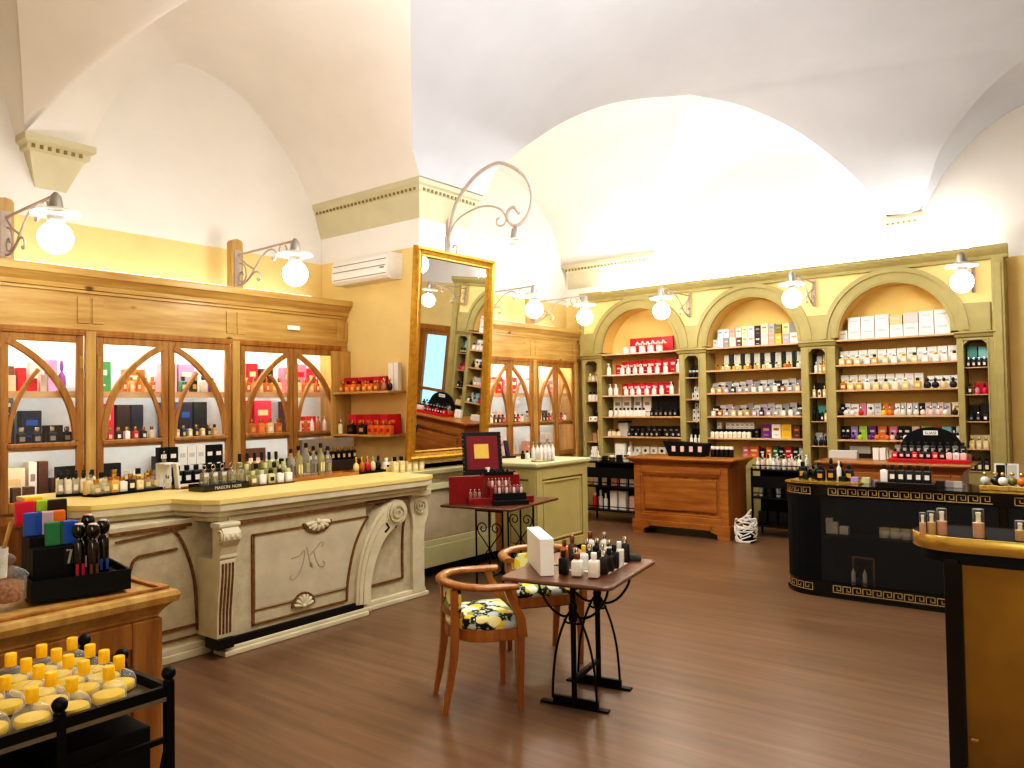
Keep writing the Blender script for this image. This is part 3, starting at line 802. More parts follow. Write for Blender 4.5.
# right block panel + end pilaster with small volute
mb = MB()
mb.ribbon(spline([(1.66, .83), (1.665, .79), (1.7, .77), (1.725, .72), (1.7, .6), (1.69, .4), (1.69, .19)], 5), .016, .07, .085)
mb.ribbon([(1.24, .19), (1.69, .19)], .016, .07, .085); mb.ribbon([(1.62, .85), (1.4, .85)], .012, .07, .085)
mb.build('panel_bead', WORN, ic)
mb = MB()
ep = [(1.79, .04), (1.93, .04), (1.93, .5), (1.945, .62), (1.985, .7), (1.985, .8), (1.95, .86), (1.78, .87), (1.76, .8), (1.79, .7), (1.8, .6), (1.79, .5)]
mb.prism(ep, .05, .2, 0, 'xz')
mb.build('end_pilaster', IVORY, ic, bevel=.006)
mb = MB(); mb.ribbon([(1.885+(.075-.0026*i)*math.cos(.55*i+2.5), .785+(.07-.0025*i)*math.sin(.55*i+2.5)) for i in range(26)], .012, .035, .052)
mb.build('end_volute', IVORYG, ic)
MB().box(1.76, 2.0, .02, .3, .87, .925).build('end_capital', IVORY, ic, bevel=.008)

# ------------------------------------------------------------------ second counter: grey-beige panel + sage block
c2 = thing('panelled_counter', 'sage and beige panelled counter below the gilt mirror', 'counter', (-5.25, 4.95, 0), PI/2)
MB().box(0, 1.5, .0, .22, .16, .94).build('carcass', solid('beige_panel', '#b3a58a', .6, var=.12, scale=5), c2)
mb = MB().box(0, 1.46, -.03, .02, .1, .3).frame(.02, 1.46, .3, .9, .06, -.025, .0).frame(.07, 1.41, .34, .86, .02, -.012, .0)
mb.build('panel_frame', TOPG, c2, bevel=.005)
MB().frame(.085, 1.395, .355, .845, .008, -.014, -.002).build('worn_bead', WORN, c2)
MB().prism([(.22, .94), (-.0, .94), (-.02, .96), (-.03, .99), (-.06, 1.0), (-.07, 1.035), (.24, 1.035)], 0, 1.46, 0, 'yz').build('worktop', TOPG, c2)
MB().box(0, 1.5, .08, .22, 0, .16).build('toe_kick', BLACKM, c2)
MB().box(0, 1.5, .12, .22, 1.035, 1.09).build('back_ledge', TOPY, c2, bevel=.006)
# sage block
bx0, bx1, by0, by1 = 1.46, 2.47, -.57, .25
mb = MB().box(bx0+.02, bx1-.02, by0+.02, by1, .1, .97)
mb.build('end_block', GREEN2, c2)
mb = MB()
f = by0+.02
mb.frame(bx0+.02, bx1-.02, .1, .97, .1, f-.015, f)            # towards the room
mb.frame(bx0+.14, bx1-.14, .22, .85, .02, f-.012, f)
mb.build('block_frame', GREEN2, c2, bevel=.005)
mb = MB(); x = bx0+.02
for a, b, w in ((by0+.02, -.12, .09),):
    for (p, q, r, s) in ((a, a+w, .1, .97), (b-w, b, .1, .97), (a+w, b-w, .1, .19), (a+w, b-w, .88, .97)): mb.box(x-.015, x, p, q, r, s)
mb.build('block_side_frame', GREEN2, c2, bevel=.005)
mb = MB(); x = bx0+.02
for (p, q, r, s) in ((-.47, -.463, .2, .87), (-.217, -.21, .2, .87), (-.47, -.21, .2, .207), (-.47, -.21, .863, .87)): mb.box(x-.004, x+.002, p, q, r, s)
mb.frame(bx0+.125, bx1-.125, .205, .865, .006, f-.004, f+.001)
mb.build('block_bead', WORN, c2)
MB().box(bx0-.0, bx0+.03, -.12, .0, .1, .94).build('side_board', OAK, c2)
mb = MB().rings([[(bx0+o, by0+o, z), (bx1-o, by0+o, z), (bx1-o, by1, z), (bx0+o, by1, z)] for o, z in ((.02, .97), (.02, .985), (-.01, 1.0), (-.02, 1.015), (-.02, 1.04), (-.01, 1.05))], 0, False)
mb.build('block_top', TOPG, c2)
MB().box(bx0+.06, bx1-.06, by0+.08, by1, 0, .1).build('toe_kick', BLACKM, c2)

# ------------------------------------------------------------------ pine counters at the back
def pine_counter(label, x, y, w, d, h, group):
    t = thing('pine_counter', label, 'counter', (x, y, 0), 0, group)
    MB().box(.04, w-.04, .03, d-.02, .14, h-.1).build('carcass', OAK, t)
    mb = MB(); mb.frame(.04, w-.04, .16, h-.11, .09, 0, .03)
    mb.frame(.13, w-.13, .25, h-.2, .025, .01, .032); mb.box(.19, w-.19, .008, .03, .31, h-.26)
    mb.build('front_panel', OAKX, t, bevel=.008)
    for x0 in (.04, w-.05):
        mb = MB().box(x0, x0+.012, .03, d-.02, .14, h-.1)
    mb = MB()
    for xs, sg in ((.02, 1), (w-.02, -1)):
        mb.prism([(xs, 0), (xs+sg*.15, 0), (xs+sg*.16, .06), (xs+sg*.2, .075), (xs+sg*.24, .09), (xs+sg*.24, .17), (xs, .17)], -.02, .04, 0, 'xz')
    mb.box(.24, w-.24, -.02, .04, .1, .17)
    mb.prism([(.0, .0), (.13, .0), (.15, .07), (.15, .17), (.0, .17)], .005, .02, 0, 'yz')
    mb.box(.02, .06, .04, d, 0, .17); mb.box(w-.06, w-.02, .04, d, 0, .17)
    mb.build('bracket_base', OAKX, t, bevel=.006)
    R = [[(0+o, 0+o, z), (w-o, 0+o, z), (w-o, d, z), (0+o, d, z)] for o, z in ((.04, h-.11), (.03, h-.1), (.02, h-.075), (-.01, h-.05), (-.03, h-.035), (-.045, h-.03), (-.05, h-.015), (-.045, h))]
    MB().rings(R, 0, False).build('worktop', OAKX, t)
    return t
pine_counter('low orange pine counter with one big raised panel and bracket feet', -4.92, 8.82, 1.34, .6, .965, 'pine counters')
pine_counter('orange pine counter with stacked mouldings behind the black counter', -2.56, 8.85, 1.4, .55, .985, 'pine counters')
# the pine counter in the near left corner
pl = thing('pine_counter', 'honey pine counter in the near left corner under black tester trays', 'counter', (-2.88, .37, 0), PI/2, 'pine counters')
w, d, h = 1.2, .75, .96
MB().box(.0, w-.05, .05, d, .0, h-.1).build('carcass', PINE2, pl)
mb = MB(); mb.box(w-.16, w-.045, .02, .1, 0, h-.1).box(0, w-.16, .02, .06, h-.2, h-.1).frame(.0, w-.16, .1, h-.2, .09, .03, .06); mb.frame(.1, w-.26, .2, h-.3, .02, .035, .06)
mb.build('front_panel', PINE2, pl, bevel=.006)
mb = MB().rings([[(-.1, 0+o, z), (w-o, 0+o, z), (w-o, d, z), (-.1, d, z)] for o, z in ((.05, h-.11), (.045, h-.09), (.03, h-.07), (.01, h-.05), (-.005, h-.045), (-.012, h-.02), (-.005, h-.004), (.01, h))], 0, False)
mb.build('worktop', PINE, pl)
MB().box(-.1, w-.01, .03, .045, h, h+.012).box(w-.045, w-.01, .045, d, h, h+.012).build('raised_lip', PINE2, pl, bevel=.003)
for (y, ln, lab) in ((Y1+.3, 3.6, 'added strip light lying unseen on top of the long pine cabinet'), (Y2+.2, 2.8, 'added strip light lying unseen on top of the far pine cabinet')):
    t = thing('strip_light', lab, 'light', (-6.72, y, 2.792), PI/2)  # unseen tubes added on the cabinet tops to brighten the vault
    MB().box(0, ln, -.04, .04, 0, .025).build('housing', WPLASTIC, t)
    MB().tube([(.02, 0, .043), (ln-.02, 0, .043)], .016, 8).build('bulb', FILLTUBE, t)
# ------------------------------------------------------------------ placement helper: a sight line meets a height, a depth or a side plane
F = 770.0; EYE = Vector((0, 0, 1.65))
_vy = Vector((598, -12, -770)).normalized(); _vx = Vector((992, 37, 770)); _vx = (_vx-_vy*_vx.dot(_vy)).normalized()
AX = Matrix((_vx, _vy, _vx.cross(_vy)))
def sight(u, v): return AX @ Vector(((u-512)/F, -(v-384)/F, -1))
def atz(u, v, z):
    d = sight(u, v); return EYE + d*((z-1.65)/d.z)
def aty(u, v, y):
    d = sight(u, v); return EYE + d*(y/d.y)
def atx(u, v, x):
    d = sight(u, v); return EYE + d*(x/d.x)

# ------------------------------------------------------------------ armchairs
def chair(label, loc, rz):
    t = thing('tub_armchair', label, 'chair', loc, rz, 'wooden tub armchairs')
    # seat outline: straight front, round back
    def outline(k=1, dy=0):
        pts = [(.225*k, .2*k), (.23*k, .05*k)]
        pts += [(.23*k*math.cos(a), -.0+.05*k-.24*k*math.sin(a)) for a in [PI*i/14 for i in range(1, 14)]]
        pts += [(-.23*k, .05*k), (-.225*k, .2*k)]
        return pts
    o = outline()
    MB().prism(o, .385, .445).build('seat_frame', TEAK, t, bevel=.006)
    R = [[(x*k, y*k, z) for x, y in o] for k, z in ((.95, .445), (.985, .46), (.97, .485), (.86, .505), (.6, .516), (.2, .52))]
    MB().rings(R, 0, True).build('seat_cushion', FAB, t)
    MB().prism(outline(.8), .37, .386).build('seat_webbing', BLACKM, t)
    for s in (-1, 1):
        MB().rings([[(s*(.207)+dx*w, .185+dy*w, z) for dx, dy in ((-1, -1), (1, -1), (1, 1), (-1, 1))] for z, w in ((0, .013), (.2, .018), (.40, .023), (.445, .024))], 0, False).build('leg', TEAK, t, bevel=.004)
        pts = [(s*.16, -.225, 0, .014), (s*.162, -.195, .15, .018), (s*.164, -.172, .30, .021), (s*.167, -.165, .42, .022), (s*.172, -.167, .55, .019), (s*.177, -.17, .66, .018)]
        MB().rings([[(x+dx*w, y+dy*w, z) for dx, dy in ((-1, -1), (1, -1), (1, 1), (-1, 1))] for x, y, z, w in pts], 0, False).build('leg', TEAK, t, bevel=.004)
        MB().rings([[(x+dx*w*.8, y+dy*w, z) for dx, dy in ((-1, -1), (1, -1), (1, 1), (-1, 1))] for x, y, z, w in ((s*.225, .195, .40, .026), (s*.232, .185, .5, .024), (s*.24, .125, .62, .02), (s*.243, .105, .672, .02))], 0, False).build('arm_support', TEAK, t, bevel=.004)
    path = [(.25, .17), (.25, .05)] + [(.25*math.cos(a), .02-.225*math.sin(a)) for a in [PI*i/18 for i in range(0, 19)]] + [(-.25, .05), (-.25, .17)]
    R = []
    for i, (x, y) in enumerate(path):
        a = Vector(path[max(i-1, 0)]); b = Vector(path[min(i+1, len(path)-1)]); tn = (b-a).normalized(); n = Vector((-tn.y, tn.x))
        w = .03; zc = .675+.012*max(0, -y)/.24
        R.append([(x+n.x*w, y+n.y*w, zc-.012), (x+n.x*w*1.1, y+n.y*w*1.1, zc+.006), (x+n.x*w*.6, y+n.y*w*.6, zc+.019), (x-n.x*w*.6, y-n.y*w*.6, zc+.019), (x-n.x*w*1.1, y-n.y*w*1.1, zc+.006), (x-n.x*w, y-n.y*w, zc-.012)])
    MB().rings(R, 0, True).build('arm_rail', TEAK, t)
    def band(z0, z1, r0, r1, a0, a1):
        Rr = []
        for i in range(13):
            a = a0+(a1-a0)*i/12
            Rr.append([(r0*math.cos(a), .02-(r0-.025)*math.sin(a), z0), (r1*math.cos(a), .02-(r1-.025)*math.sin(a), z0), (r1*math.cos(a), .02-(r1-.025)*math.sin(a), z1), (r0*math.cos(a), .02-(r0-.025)*math.sin(a), z1)])
        return MB().rings(Rr, 0, False)
    band(.535, .655, .215, .24, .85, PI-.85).build('back_panel', FAB, t, bevel=.006)
    band(.505, .535, .21, .245, .8, PI-.8).build('back_rail', TEAK, t, bevel=.004)
    return t
chair('wooden tub armchair with floral seat, in front of the small table', (-2.85, 3.33, 0), math.radians(-37.7))
chair('wooden tub armchair with floral seat, behind the small table and white box', (-2.98, 4.11, 0), math.radians(-128))

# ------------------------------------------------------------------ small pedestal table
def rrect(w, d, r, n=5):
    out = []
    for cx, cy, a in ((w-r, d-r, 0), (-w+r, d-r, PI/2), (-w+r, -d+r, PI), (w-r, -d+r, 1.5*PI)):
        out += [(cx+r*math.cos(a+PI/2*i/n), cy+r*math.sin(a+PI/2*i/n)) for i in range(n+1)]
    return out
bt = thing('pedestal_table', 'small brown wood table on black iron trestles, crowded with perfume bottles', 'table', (-2.39, 3.73, 0), math.radians(10))
o = rrect(.325, .395, .05)
MB().rings([[(x*k-.02, y*k-.01, z) for x, y in o] for k, z in ((.97, .697), (.99, .7), (1, .708), (.99, .716), (.975, .72))], 0, False).build('table_top', WALNUT, bt)
MB().frame(-.29, .29, 0, .01, .02, 0, .01) if False else None
for y in (-.18, .18):
    mb = MB().tube([(0, y, .03), (0, y, .685)], .016, 8)
    mb.build('pole', IRON, bt)
    mb = MB()
    mb.box(-.2, .2, y-.022, y+.022, .0, .012); mb.box(-.125, .14, y-.012, y+.012, .012, .05)
    mb.build('foot_bar', IRON, bt, bevel=.003)
    for s in (-1, 1):
        MB().tube(spline([(s*.005, y, .53), (s*.04, y, .48), (s*.085, y, .37), (s*.115, y, .24), (s*.128, y, .1), (s*.13, y, .03)], 5), .007, 6).build('bow', IRON, bt)
        MB().tube(spline([(s*.015, y, .5), (s*.06, y, .485), (s*.13, y, .52), (s*.19, y, .6), (s*.215, y, .69)], 5), .007, 6).build('bracket', IRON, bt)
        MB().tube(spline([(0, y, .455), (s*.03, y, .45), (s*.05, y, .46), (s*.052, y, .47)], 4), .006, 6).build('hook', IRON, bt)
    MB().lathe([(.02, 0), (.027, .02), (.02, .05), (.026, .08), (.018, .1)], 10, (0, y, .46)).build('collar', IRON, bt)
MB().box(-.012, .012, -.18, .18, .135, .16).build('stretcher', IRON, bt)

# ------------------------------------------------------------------ table with wrought iron ends, red chest on it
pt = thing('scroll_table', 'narrow wooden table on two wrought iron scroll ends, holding the red chest', 'table', (-4.56, 5.68, 0), math.radians(8))
MB().rings([[(x*k, y*k, z) for x, y in rrect(.38, .46, .012)] for k, z in ((.99, .728), (1, .735), (1, .745), (.992, .75))], 0, False).build('table_top', WALNUT, pt)
for y in (-.3, .28):
    fr = MB(); w = .14; cx = .05
    for x in (cx-w, cx, cx+w): fr.box(x-.006, x+.006, y-.006, y+.006, .02, .73)
    fr.box(cx-w, cx+w, y-.006, y+.006, .69, .702); fr.box(cx-w-.1, cx+w+.1, y-.02, y+.02, 0, .02)
    e = fr.build('end_frame', IRON, pt)
    for s in (-1, 1):
        for z0, sg in ((.52, 1), (.2, -1)):
            mb = MB()
            def sp(c, r0, turns, a0, dr):
                return [(cx+s*(c[0]+(r0-dr*i)*math.cos(a0+i*.45*turns)), y, c[1]+sg*(r0-dr*i)*math.sin(a0+i*.45*turns)) for i in range(18)]
            pts = [(cx+s*.005, y, z0-sg*.16), (cx+s*.05, y, z0-sg*.1), (cx+s*.11, y, z0-sg*.03)] + sp((.07, z0+.02*sg), .058, 1, -.3, .0026)
            mb.tube(pts, .0055, 6)
            mb.build('scroll', IRON, e)
MB().tube([(.05, -.3, .1), (.05, .28, .1)], .008, 6).build('stretcher', IRON, pt)

RED = solid('red_lining', '#6e0a14', .5, var=.1); REDL = solid('red_lacquer', '#800d16', .3, var=.1, coat=.3)
cz = .75
q = atz(482, 503, cz)
rc = thing('perfume_chest', 'open red and black perfume chest with raised lid and tiers of small bottles', 'chest', (q.x+.02, q.y+.05, cz), math.radians(50))
# local x width, -y front
MB().box(-.03, .30, -.06, .16, 0, .26).build('body', REDL, rc, bevel=.004)
MB().box(-.03, .31, .16, .18, 0, .27).build('back', BLACKM, rc)
tl = math.radians(-14)
lid = thing('lid_holder', None, None, (.0, .165, .25), 0); lid.name = 'lid'; lid.parent = rc; lid.rotation_euler = (tl, 0, 0)
MB().box(-.19, .19, 0, .03, 0, .41).build('lid_shell', BLACKM, lid, bevel=.006)
MB().box(-.15, .15, -.004, .0, .045, .37).build('lid_lining', RED, lid)
MB().box(-.08, .06, -.008, -.004, .15, .29).build('gold_plaque', solid('gold_label', '#c9a44c', .5, .3), lid)
mb = MB()
for i in range(9):
    mb.sphere((-.185, -.002, .03+i*.044), .005, 6, 4)
    mb.sphere((.185, -.002, .03+i*.044), .005, 6, 4)
mb.build('stud_row', BRASS, lid)
MB().box(-.36, -.035, -.05, -.03, .0, .255).build('open_door', REDL, rc, bevel=.003)
MB().box(-.2, .05, -.16, -.06, 0, .06).build('drawer', REDL, rc, bevel=.003)
MB().box(.0, .30, -.14, -.06, .0, .15).box(.0, .3, -.14, -.06, .15, .158).build('tier', REDL, rc, bevel=.003)
MB().box(.03, .33, -.2, -.14, .0, .1).build('tier', BLACKM, rc, bevel=.003)
MB().box(.01, .34, -.26, -.2, .0, .04).build('tier', BLACKM, rc, bevel=.003)
MB().box(.3, .42, -.12, .0, 0, .06).build('drawer', REDL, rc, bevel=.003)
MB().box(-.03, .24, -.07, .0, .26, .285).build('tray', BLACKM, rc)

# ------------------------------------------------------------------ black iron racks against the shelving
def rack(label, x, y, w, d, h, levels):
    t = thing('iron_rack', label, 'rack', (x, y, 0), 0, 'black iron display racks')
    for px in (0.01, w-.01):
        for py in (.01, d-.01):
            MB().box(px-.01, px+.01, py-.01, py+.01, 0, h).build('post', IRON, t)
    for z in levels:
        MB().box(0, w, 0, d, z-.018, z).build('tray', BLACKM, t, bevel=.003)
        MB().box(.02, w-.02, .0, .008, z+.045, z+.057).build('guard_rail', IRON, t)
    MB().box(.0, w, -.004, .006, h-.24, h-.1).build('front_band', BLACKM, t)
    MB().box(.02, w-.02, d-.012, d-.004, .14, h-.02).build('back_mesh', BLACKM, t)
    return t
rack('black iron rack between the sage counter and the orange pine counter', -5.95, 9.3, .84, .34, .86, (.17, .5, .84))
rack('black iron rack behind the white wire basket, right of the pine counter', -3.52, 9.3, .72, .34, .84, (.14, .48, .82))

# ------------------------------------------------------------------ black counter with meander bands
KEY = solid('pale_gold_meander', '#b9a272', .45, .3, var=.1)
bc = thing('black_counter', 'black lacquered round ended counter with gold Greek key bands', 'counter', (0, 6.76, 0))
xl, r = -2.02, .3
def outl(o=0):
    return [(1.5, -o)] + [(1.5, .6+o)] + [(xl, .6+o)] + [(xl-(r+o)*math.sin(a), .3+(r+o)*math.cos(a)) for a in [PI*i/16 for i in range(1, 16)]] + [(xl, -o)]
MB().prism(outl(.0), .84, .925).build('upper_band', BLACK, bc)
MB().prism(outl(.02), .925, .94).build('top', BLACK, bc, bevel=.004)
MB().prism(outl(.0), .02, .125).prism(outl(.015), 0, .02).build('lower_band', BLACK, bc)
MB().box(-1.96, 1.45, .3, .32, .125, .84).prism([(xl, .0)] + [(xl-r*math.sin(a), .3-r*math.cos(a)) for a in [PI*i/12 for i in range(13)]] + [(xl+.05, .6), (xl+.05, 0)], .125, .84).box(-1.86, 1.5, .58, .6, .125, .84).build('carcass', solid('black_felt', '#050505', .9), bc)
MB().box(-1.96, 1.45, .02, .3, .50, .512).build('shelf', BLACKM, bc)
SMOKE = glass('smoked_pane', '#dddbd7', 1.0)
for a, b in ((-1.965, -.68), (-.62, 1.4)):
    MB().box(a, b, .004, .008, .13, .835).build('pane', SMOKE, bc)
MB().box(-.675, -.625, 0, .3, .125, .84).build('divider', BLACK, bc)
def meander(mb, x0, x1, z0, h, wrap=None):
    n = max(1, round((x1-x0)/.078)); u = (x1-x0)/n; w = .0075
    for i in range(n):
        x = x0+i*u
        seg = [(0, 0, 1, .0), (0, 0, 0, 1), (0, 1, .78, 1), (.78, 1, .78, .32), (.78, .32, .4, .32), (.4, .32, .4, .66)]
        for a, b, c, d in seg:
            xa, xb = x+min(a, c)*u*1.0, x+max(a, c)*u; za, zb = z0+min(b, d)*h, z0+max(b, d)*h
            if wrap is None: mb.box(xa, xb+w if c == a else xb+w*.5, -.004, .002, za, zb+w)
            else:
                k = 3; P = []
                for j in range(k+1):
                    s = xa+(xb+w-xa)*j/k; t = s/r
                    P.append((xl-(r+.003)*math.sin(t), .3-(r+.003)*math.cos(t)))
                for (p, q2), (p2, q3) in zip(P, P[1:]):
                    mb.add([(p, q2, za), (p2, q3, za), (p2, q3, zb+w), (p, q2, zb+w)], [(0, 1, 2, 3)])
for z0 in (.852, .042):
    for a, b, wr in ((-1.88 if z0 < .5 else -1.9, -.72, None), (-.58, 1.3, None), (.02, .42, True)):
        mb = MB(); meander(mb, a, b, z0, .056, wr); mb.build('meander_band', KEY, bc, fixn=False)

# ------------------------------------------------------------------ gold topped bar in the near right corner
gb = thing('gold_bar', 'high gold rimmed bar with bronze front in the near right corner', 'counter', (0, 3.4, 0))
zt = 1.114
def capsule(o, x0=-.485, x1=1.3, dd=.36):
    rr = dd/2
    return [(x1, -o), (x1, dd+o), (x0, dd+o)] + [(x0-(rr+o)*math.sin(a), rr+(rr+o)*math.cos(a)) for a in [PI*i/18 for i in range(1, 18)]] + [(x0, -o)]
R = [[(x, y, z) for x, y in capsule(o)] for o, z in ((0, zt-.058), (.002, zt-.056), (.002, zt-.002), (0, zt))]
MB().rings(R, 0, True, (False, False)).build('rim', GOLD, gb)
MB().prism(capsule(-.002), zt-.056, zt-.004).build('top', solid('black_felt', '#050505', .9), gb)
MB().prism(capsule(-.03), zt-.105, zt-.055).build('under_top', BLACKM, gb)
MB().box(-.515, 1.2, .06, .3, 0, zt-.09).build('carcass', BLACKM, gb)
MB().box(-.535, -.475, .03, .32, 0, zt-.09).build('corner_post', BLACK, gb, bevel=.004)
MB().box(-.474, 1.2, .045, .06, .02, zt-.11).build('front_panel', BRONZE, gb)
MB().box(-.46, -.435, .03, .045, .335, .345).build('latch', BRASS, gb, bevel=.002)

# ------------------------------------------------------------------ iron stand in the near left corner
st = thing('iron_stand', 'black iron stand with ball finials carrying yellow capped flasks', 'stand', (-2.6, .27, 0))
SW, SD, SZ = .52, .84, .865
for x, y in [(x, y) for x in (0, SW) for y in (0, .28, .56, SD)] + [(.25, 0), (.25, SD)]:
    if True:
        p = MB().box(x-.011, x+.011, y-.011, y+.011, 0, .9).build('post', IRON, st)
        MB().sphere((x, y, .925), .019, 12, 8).lathe([(.012, .9), (.016, .903), (.008, .912)], 10, (x, y, 0)).build('finial', IRON, p)
MB().box(-.01, SW+.01, -.01, SD+.01, SZ-.012, SZ).build('tray', solid('tray_glass', '#6d6350', .15, var=.1), st)
mb = MB()
for x in (0, SW): mb.box(x-.008, x+.008, 0, SD, .86, .892)
mb.box(0, SW, -.008, .008, .86, .892); mb.box(0, SW, SD-.008, SD+.008, .86, .892)
mb.build('top_rail', IRON, st)
mb = MB()
mb = None
for x in (0, SW): MB().box(x-.006, x+.006, 0, SD, .74, .755).build('lower_rail', IRON, st)
for y0, y1 in ((0, .28), (.28, .56), (.56, SD)):
    m_ = (y0+y1)/2; hw = (y1-y0)/2
    mb = MB().tube([(SW, m_+hw*math.cos(PI*i/16), .85-.34*math.sin(PI*i/16)) for i in range(17)], .006, 6)
    mb.build('swag', IRON, st)
MB().box(.012, SW-.012, 0, SD, .6, .612).build('shelf', BLACKM, st)
for y in (.12, .3, .48, .66):
    pass

# ------------------------------------------------------------------ shopping bag by the pine counter
q = atz(743, 543, 0)
bagm, nt, b = newmat('white_paper_scribble')
v = coords(nt, 'Object'); w_ = nt.nodes.new('ShaderNodeTexWave'); w_.inputs['Scale'].default_value = 9; w_.inputs['Distortion'].default_value = 14; w_.inputs['Detail'].default_value = 2
nt.links.new(v, w_.inputs['Vector']); nt.links.new(ramp(nt, w_.outputs['Fac'], [(.28, lin('#6f665a')), (.42, lin('#efebe2'))]), b.inputs['Base Color']); b.inputs['Roughness'].default_value = .8
bag = thing('wire_basket', 'white openwork wire basket with twig handles on the floor beside the pine counter', 'basket', (q.x, q.y+.1, 0))
mb = MB(); rnd = random.Random(3)
for k in range(64):
    a0 = rnd.uniform(0, 2*PI); pts = []
    z = rnd.uniform(.01, .27); dz = rnd.uniform(-.12, .12); da = rnd.uniform(.6, 1.8)
    for i in range(6):
        a = a0+da*i/5; zz = min(.28, max(.008, z+dz*i/5)); rr = .115+.012*math.sin(zz*11)+rnd.uniform(-.004, .004)
        pts.append((rr*math.cos(a), rr*math.sin(a), zz))
    mb.tube(pts, .0085, 5)
mb.build('wire_body', WPLASTIC, bag)
MB().lathe([(.09, .0), (.1, .01), (.1, .14), (.09, .15)], 14).build('dark_filling', BLACKM, bag)
mb = MB()
for a, h_ in ((.3, .38), (.8, .36), (-.4, .31)):
    mb.tube([(-.08, 0, .24), (.0, .01, .3), (.07*math.cos(a), .02*a, h_)], .011, 6)
mb.build('handle', WPLASTIC, bag)
# ------------------------------------------------------------------ goods: one mesh kit per kind, one object per item
COLS = {}
HEX = dict(white='#efeae0', cream='#eadcb8', ivory='#e3d6b4', black='#060505', darkbrown='#22120b', brown='#5b3a26', grey='#8f8a86', silver='#b5b2ac', palegrey='#c9c6c0',
           red='#c01224', crimson='#cf1f45', pink='#d97a93', palepink='#e6c7c0', salmon='#e0a48c', orange='#e0761f', amber='#b3641c', gold='#cf9f45', palegold='#dcc48a', yellow='#e9bd2c', paleyellow='#efdf9a',
           lime='#a5cc3a', green='#1f7a4d', darkgreen='#0d1a13', palegreen='#c6c595', teal='#5fa6a0', aqua='#8fcac6', paleblue='#c3d5e2', blue='#1f55a8', navy='#101a33', purple='#6a2d86', lavender='#a78cc0', mauve='#b9a2ae', olive='#7b7433', clear='#dcd9cf', copper='#b5653a')
GLASSY = {}
def col(c, glossy=False):
    k = (c, glossy)
    if k not in COLS:
        COLS[k] = solid(('glazed_' if glossy else 'printed_')+c, HEX[c], .12 if glossy else .45, .0, var=.07, scale=30, coat=.4 if glossy else .05)
    return COLS[k]
CLEAR = glass('clear_bottle_glass', '#f4f2ea', .82, .04)
TINT = glass('pale_green_bottle_glass', '#dedca8', .72, .05)
INK = solid('print_ink', '#4c443c', .6)
def mat_of(c):
    return c if not isinstance(c, str) else (CLEAR if c == 'glass' else TINT if c == 'tint' else METALS[c] if c in METALS else col(c, False))
METALS = {'chrome': solid('chrome_cap', '#c9c7c4', .15, 1), 'goldcap': solid('gold_cap', '#cfa24a', .25, .9), 'coppercap': solid('copper_cap', '#8d5a45', .28, .8)}

def rr(w, d, r=.15, n=3): return rrect(w, d, r, n)
def kit_carton():
    mb = MB().box(-.5, .5, -.5, .5, 0, 1)
    mb.add([(-.3, -.503, .55), (.3, -.503, .55), (.3, -.503, .72), (-.3, -.503, .72)], [(0, 1, 2, 3)], 1)
    mb.add([(-.22, -.503, .2), (.22, -.503, .2), (.22, -.503, .25), (-.22, -.503, .25)], [(0, 1, 2, 3)], 1)
    return [('carton', mb)]
def kit_plain():
    return [('carton', MB().rings([[(x, y, z) for x, y in rr(.5*k, .5*k, .03)] for k, z in ((.97, 0), (1, .015), (1, .985), (.97, 1))], 0, False))]
def kit_square():
    o = rr(.5, .5, .1)
    b = MB().rings([[(x*k, y*k, z) for x, y in o] for k, z in ((.94, 0), (1, .03), (1, .62), (.92, .67), (.4, .69), (.36, .74))], 0, True)
    b.add([(-.3, -.503, .18), (.3, -.503, .18), (.3, -.503, .46), (-.3, -.503, .46)], [(0, 1, 2, 3)], 1)
    c = MB().rings([[(x*k, y*k, z) for x, y in rr(.5, .5, .2)] for k, z in ((.5, .735), (.52, .75), (.52, .985), (.46, 1))], 0, True)
    return [('bottle', b), ('cap', c)]
def kit_round():
    b = MB().lathe([(.42, 0), (.5, .03), (.5, .56), (.44, .64), (.2, .69), (.17, .74)], 14)
    c = MB().lathe([(.24, .735), (.26, .75), (.26, .98), (.22, 1)], 12)
    return [('bottle', b), ('cap', c)]
def kit_tall():
    b = MB().lathe([(.45, 0), (.5, .02), (.5, .55), (.4, .66), (.18, .74), (.14, .86)], 14)
    b.add([(-.28, -.46, .15), (.28, -.46, .15), (.28, -.46, .42), (-.28, -.46, .42)], [(0, 1, 2, 3)], 1)
    c = MB().lathe([(.2, .86), (.22, .87), (.22, .98), (.15, 1)], 10)
    return [('bottle', b), ('cap', c)]
def kit_pump():
    b = MB().lathe([(.42, 0), (.5, .03), (.5, .55), (.42, .64), (.2, .68), (.16, .72)], 12)
    c = MB().lathe([(.22, .72), (.22, .8), (.08, .81), (.08, .92)], 10).box(-.34, .14, -.1, .1, .92, 1)
    return [('bottle', b), ('pump', c)]
def kit_jar():
    b = MB().lathe([(.46, 0), (.5, .04), (.5, .68), (.46, .72)], 14)
    c = MB().lathe([(.48, .72), (.5, .74), (.5, .96), (.46, 1)], 14)
    return [('jar', b), ('lid', c)]
def kit_cube():
    b = MB().rings([[(x*k, y*k, z) for x, y in rr(.5, .5, .08)] for k, z in ((.95, 0), (1, .04), (1, .92), (.95, 1))], 0, True)
    b.lathe([(.001, -.01), (.17, -.01), (.17, .01), (.001, .01)], 12, (0, 0, 0), 1) if False else b.add([(.2*math.cos(2*PI*k/12), -.505, .5+.22*math.sin(2*PI*k/12)) for k in range(12)], [tuple(range(12))], 1)
    return [('box', b)]
def kit_flacon():
    b = MB().lathe([(.25, 0), (.4, .08), (.5, .28), (.42, .5), (.2, .6), (.12, .64)], 14)
    c = MB().lathe([(.1, .64), (.2, .7), (.24, .82), (.15, .95), (.05, 1)], 12)
    return [('flacon', b), ('stopper', c)]
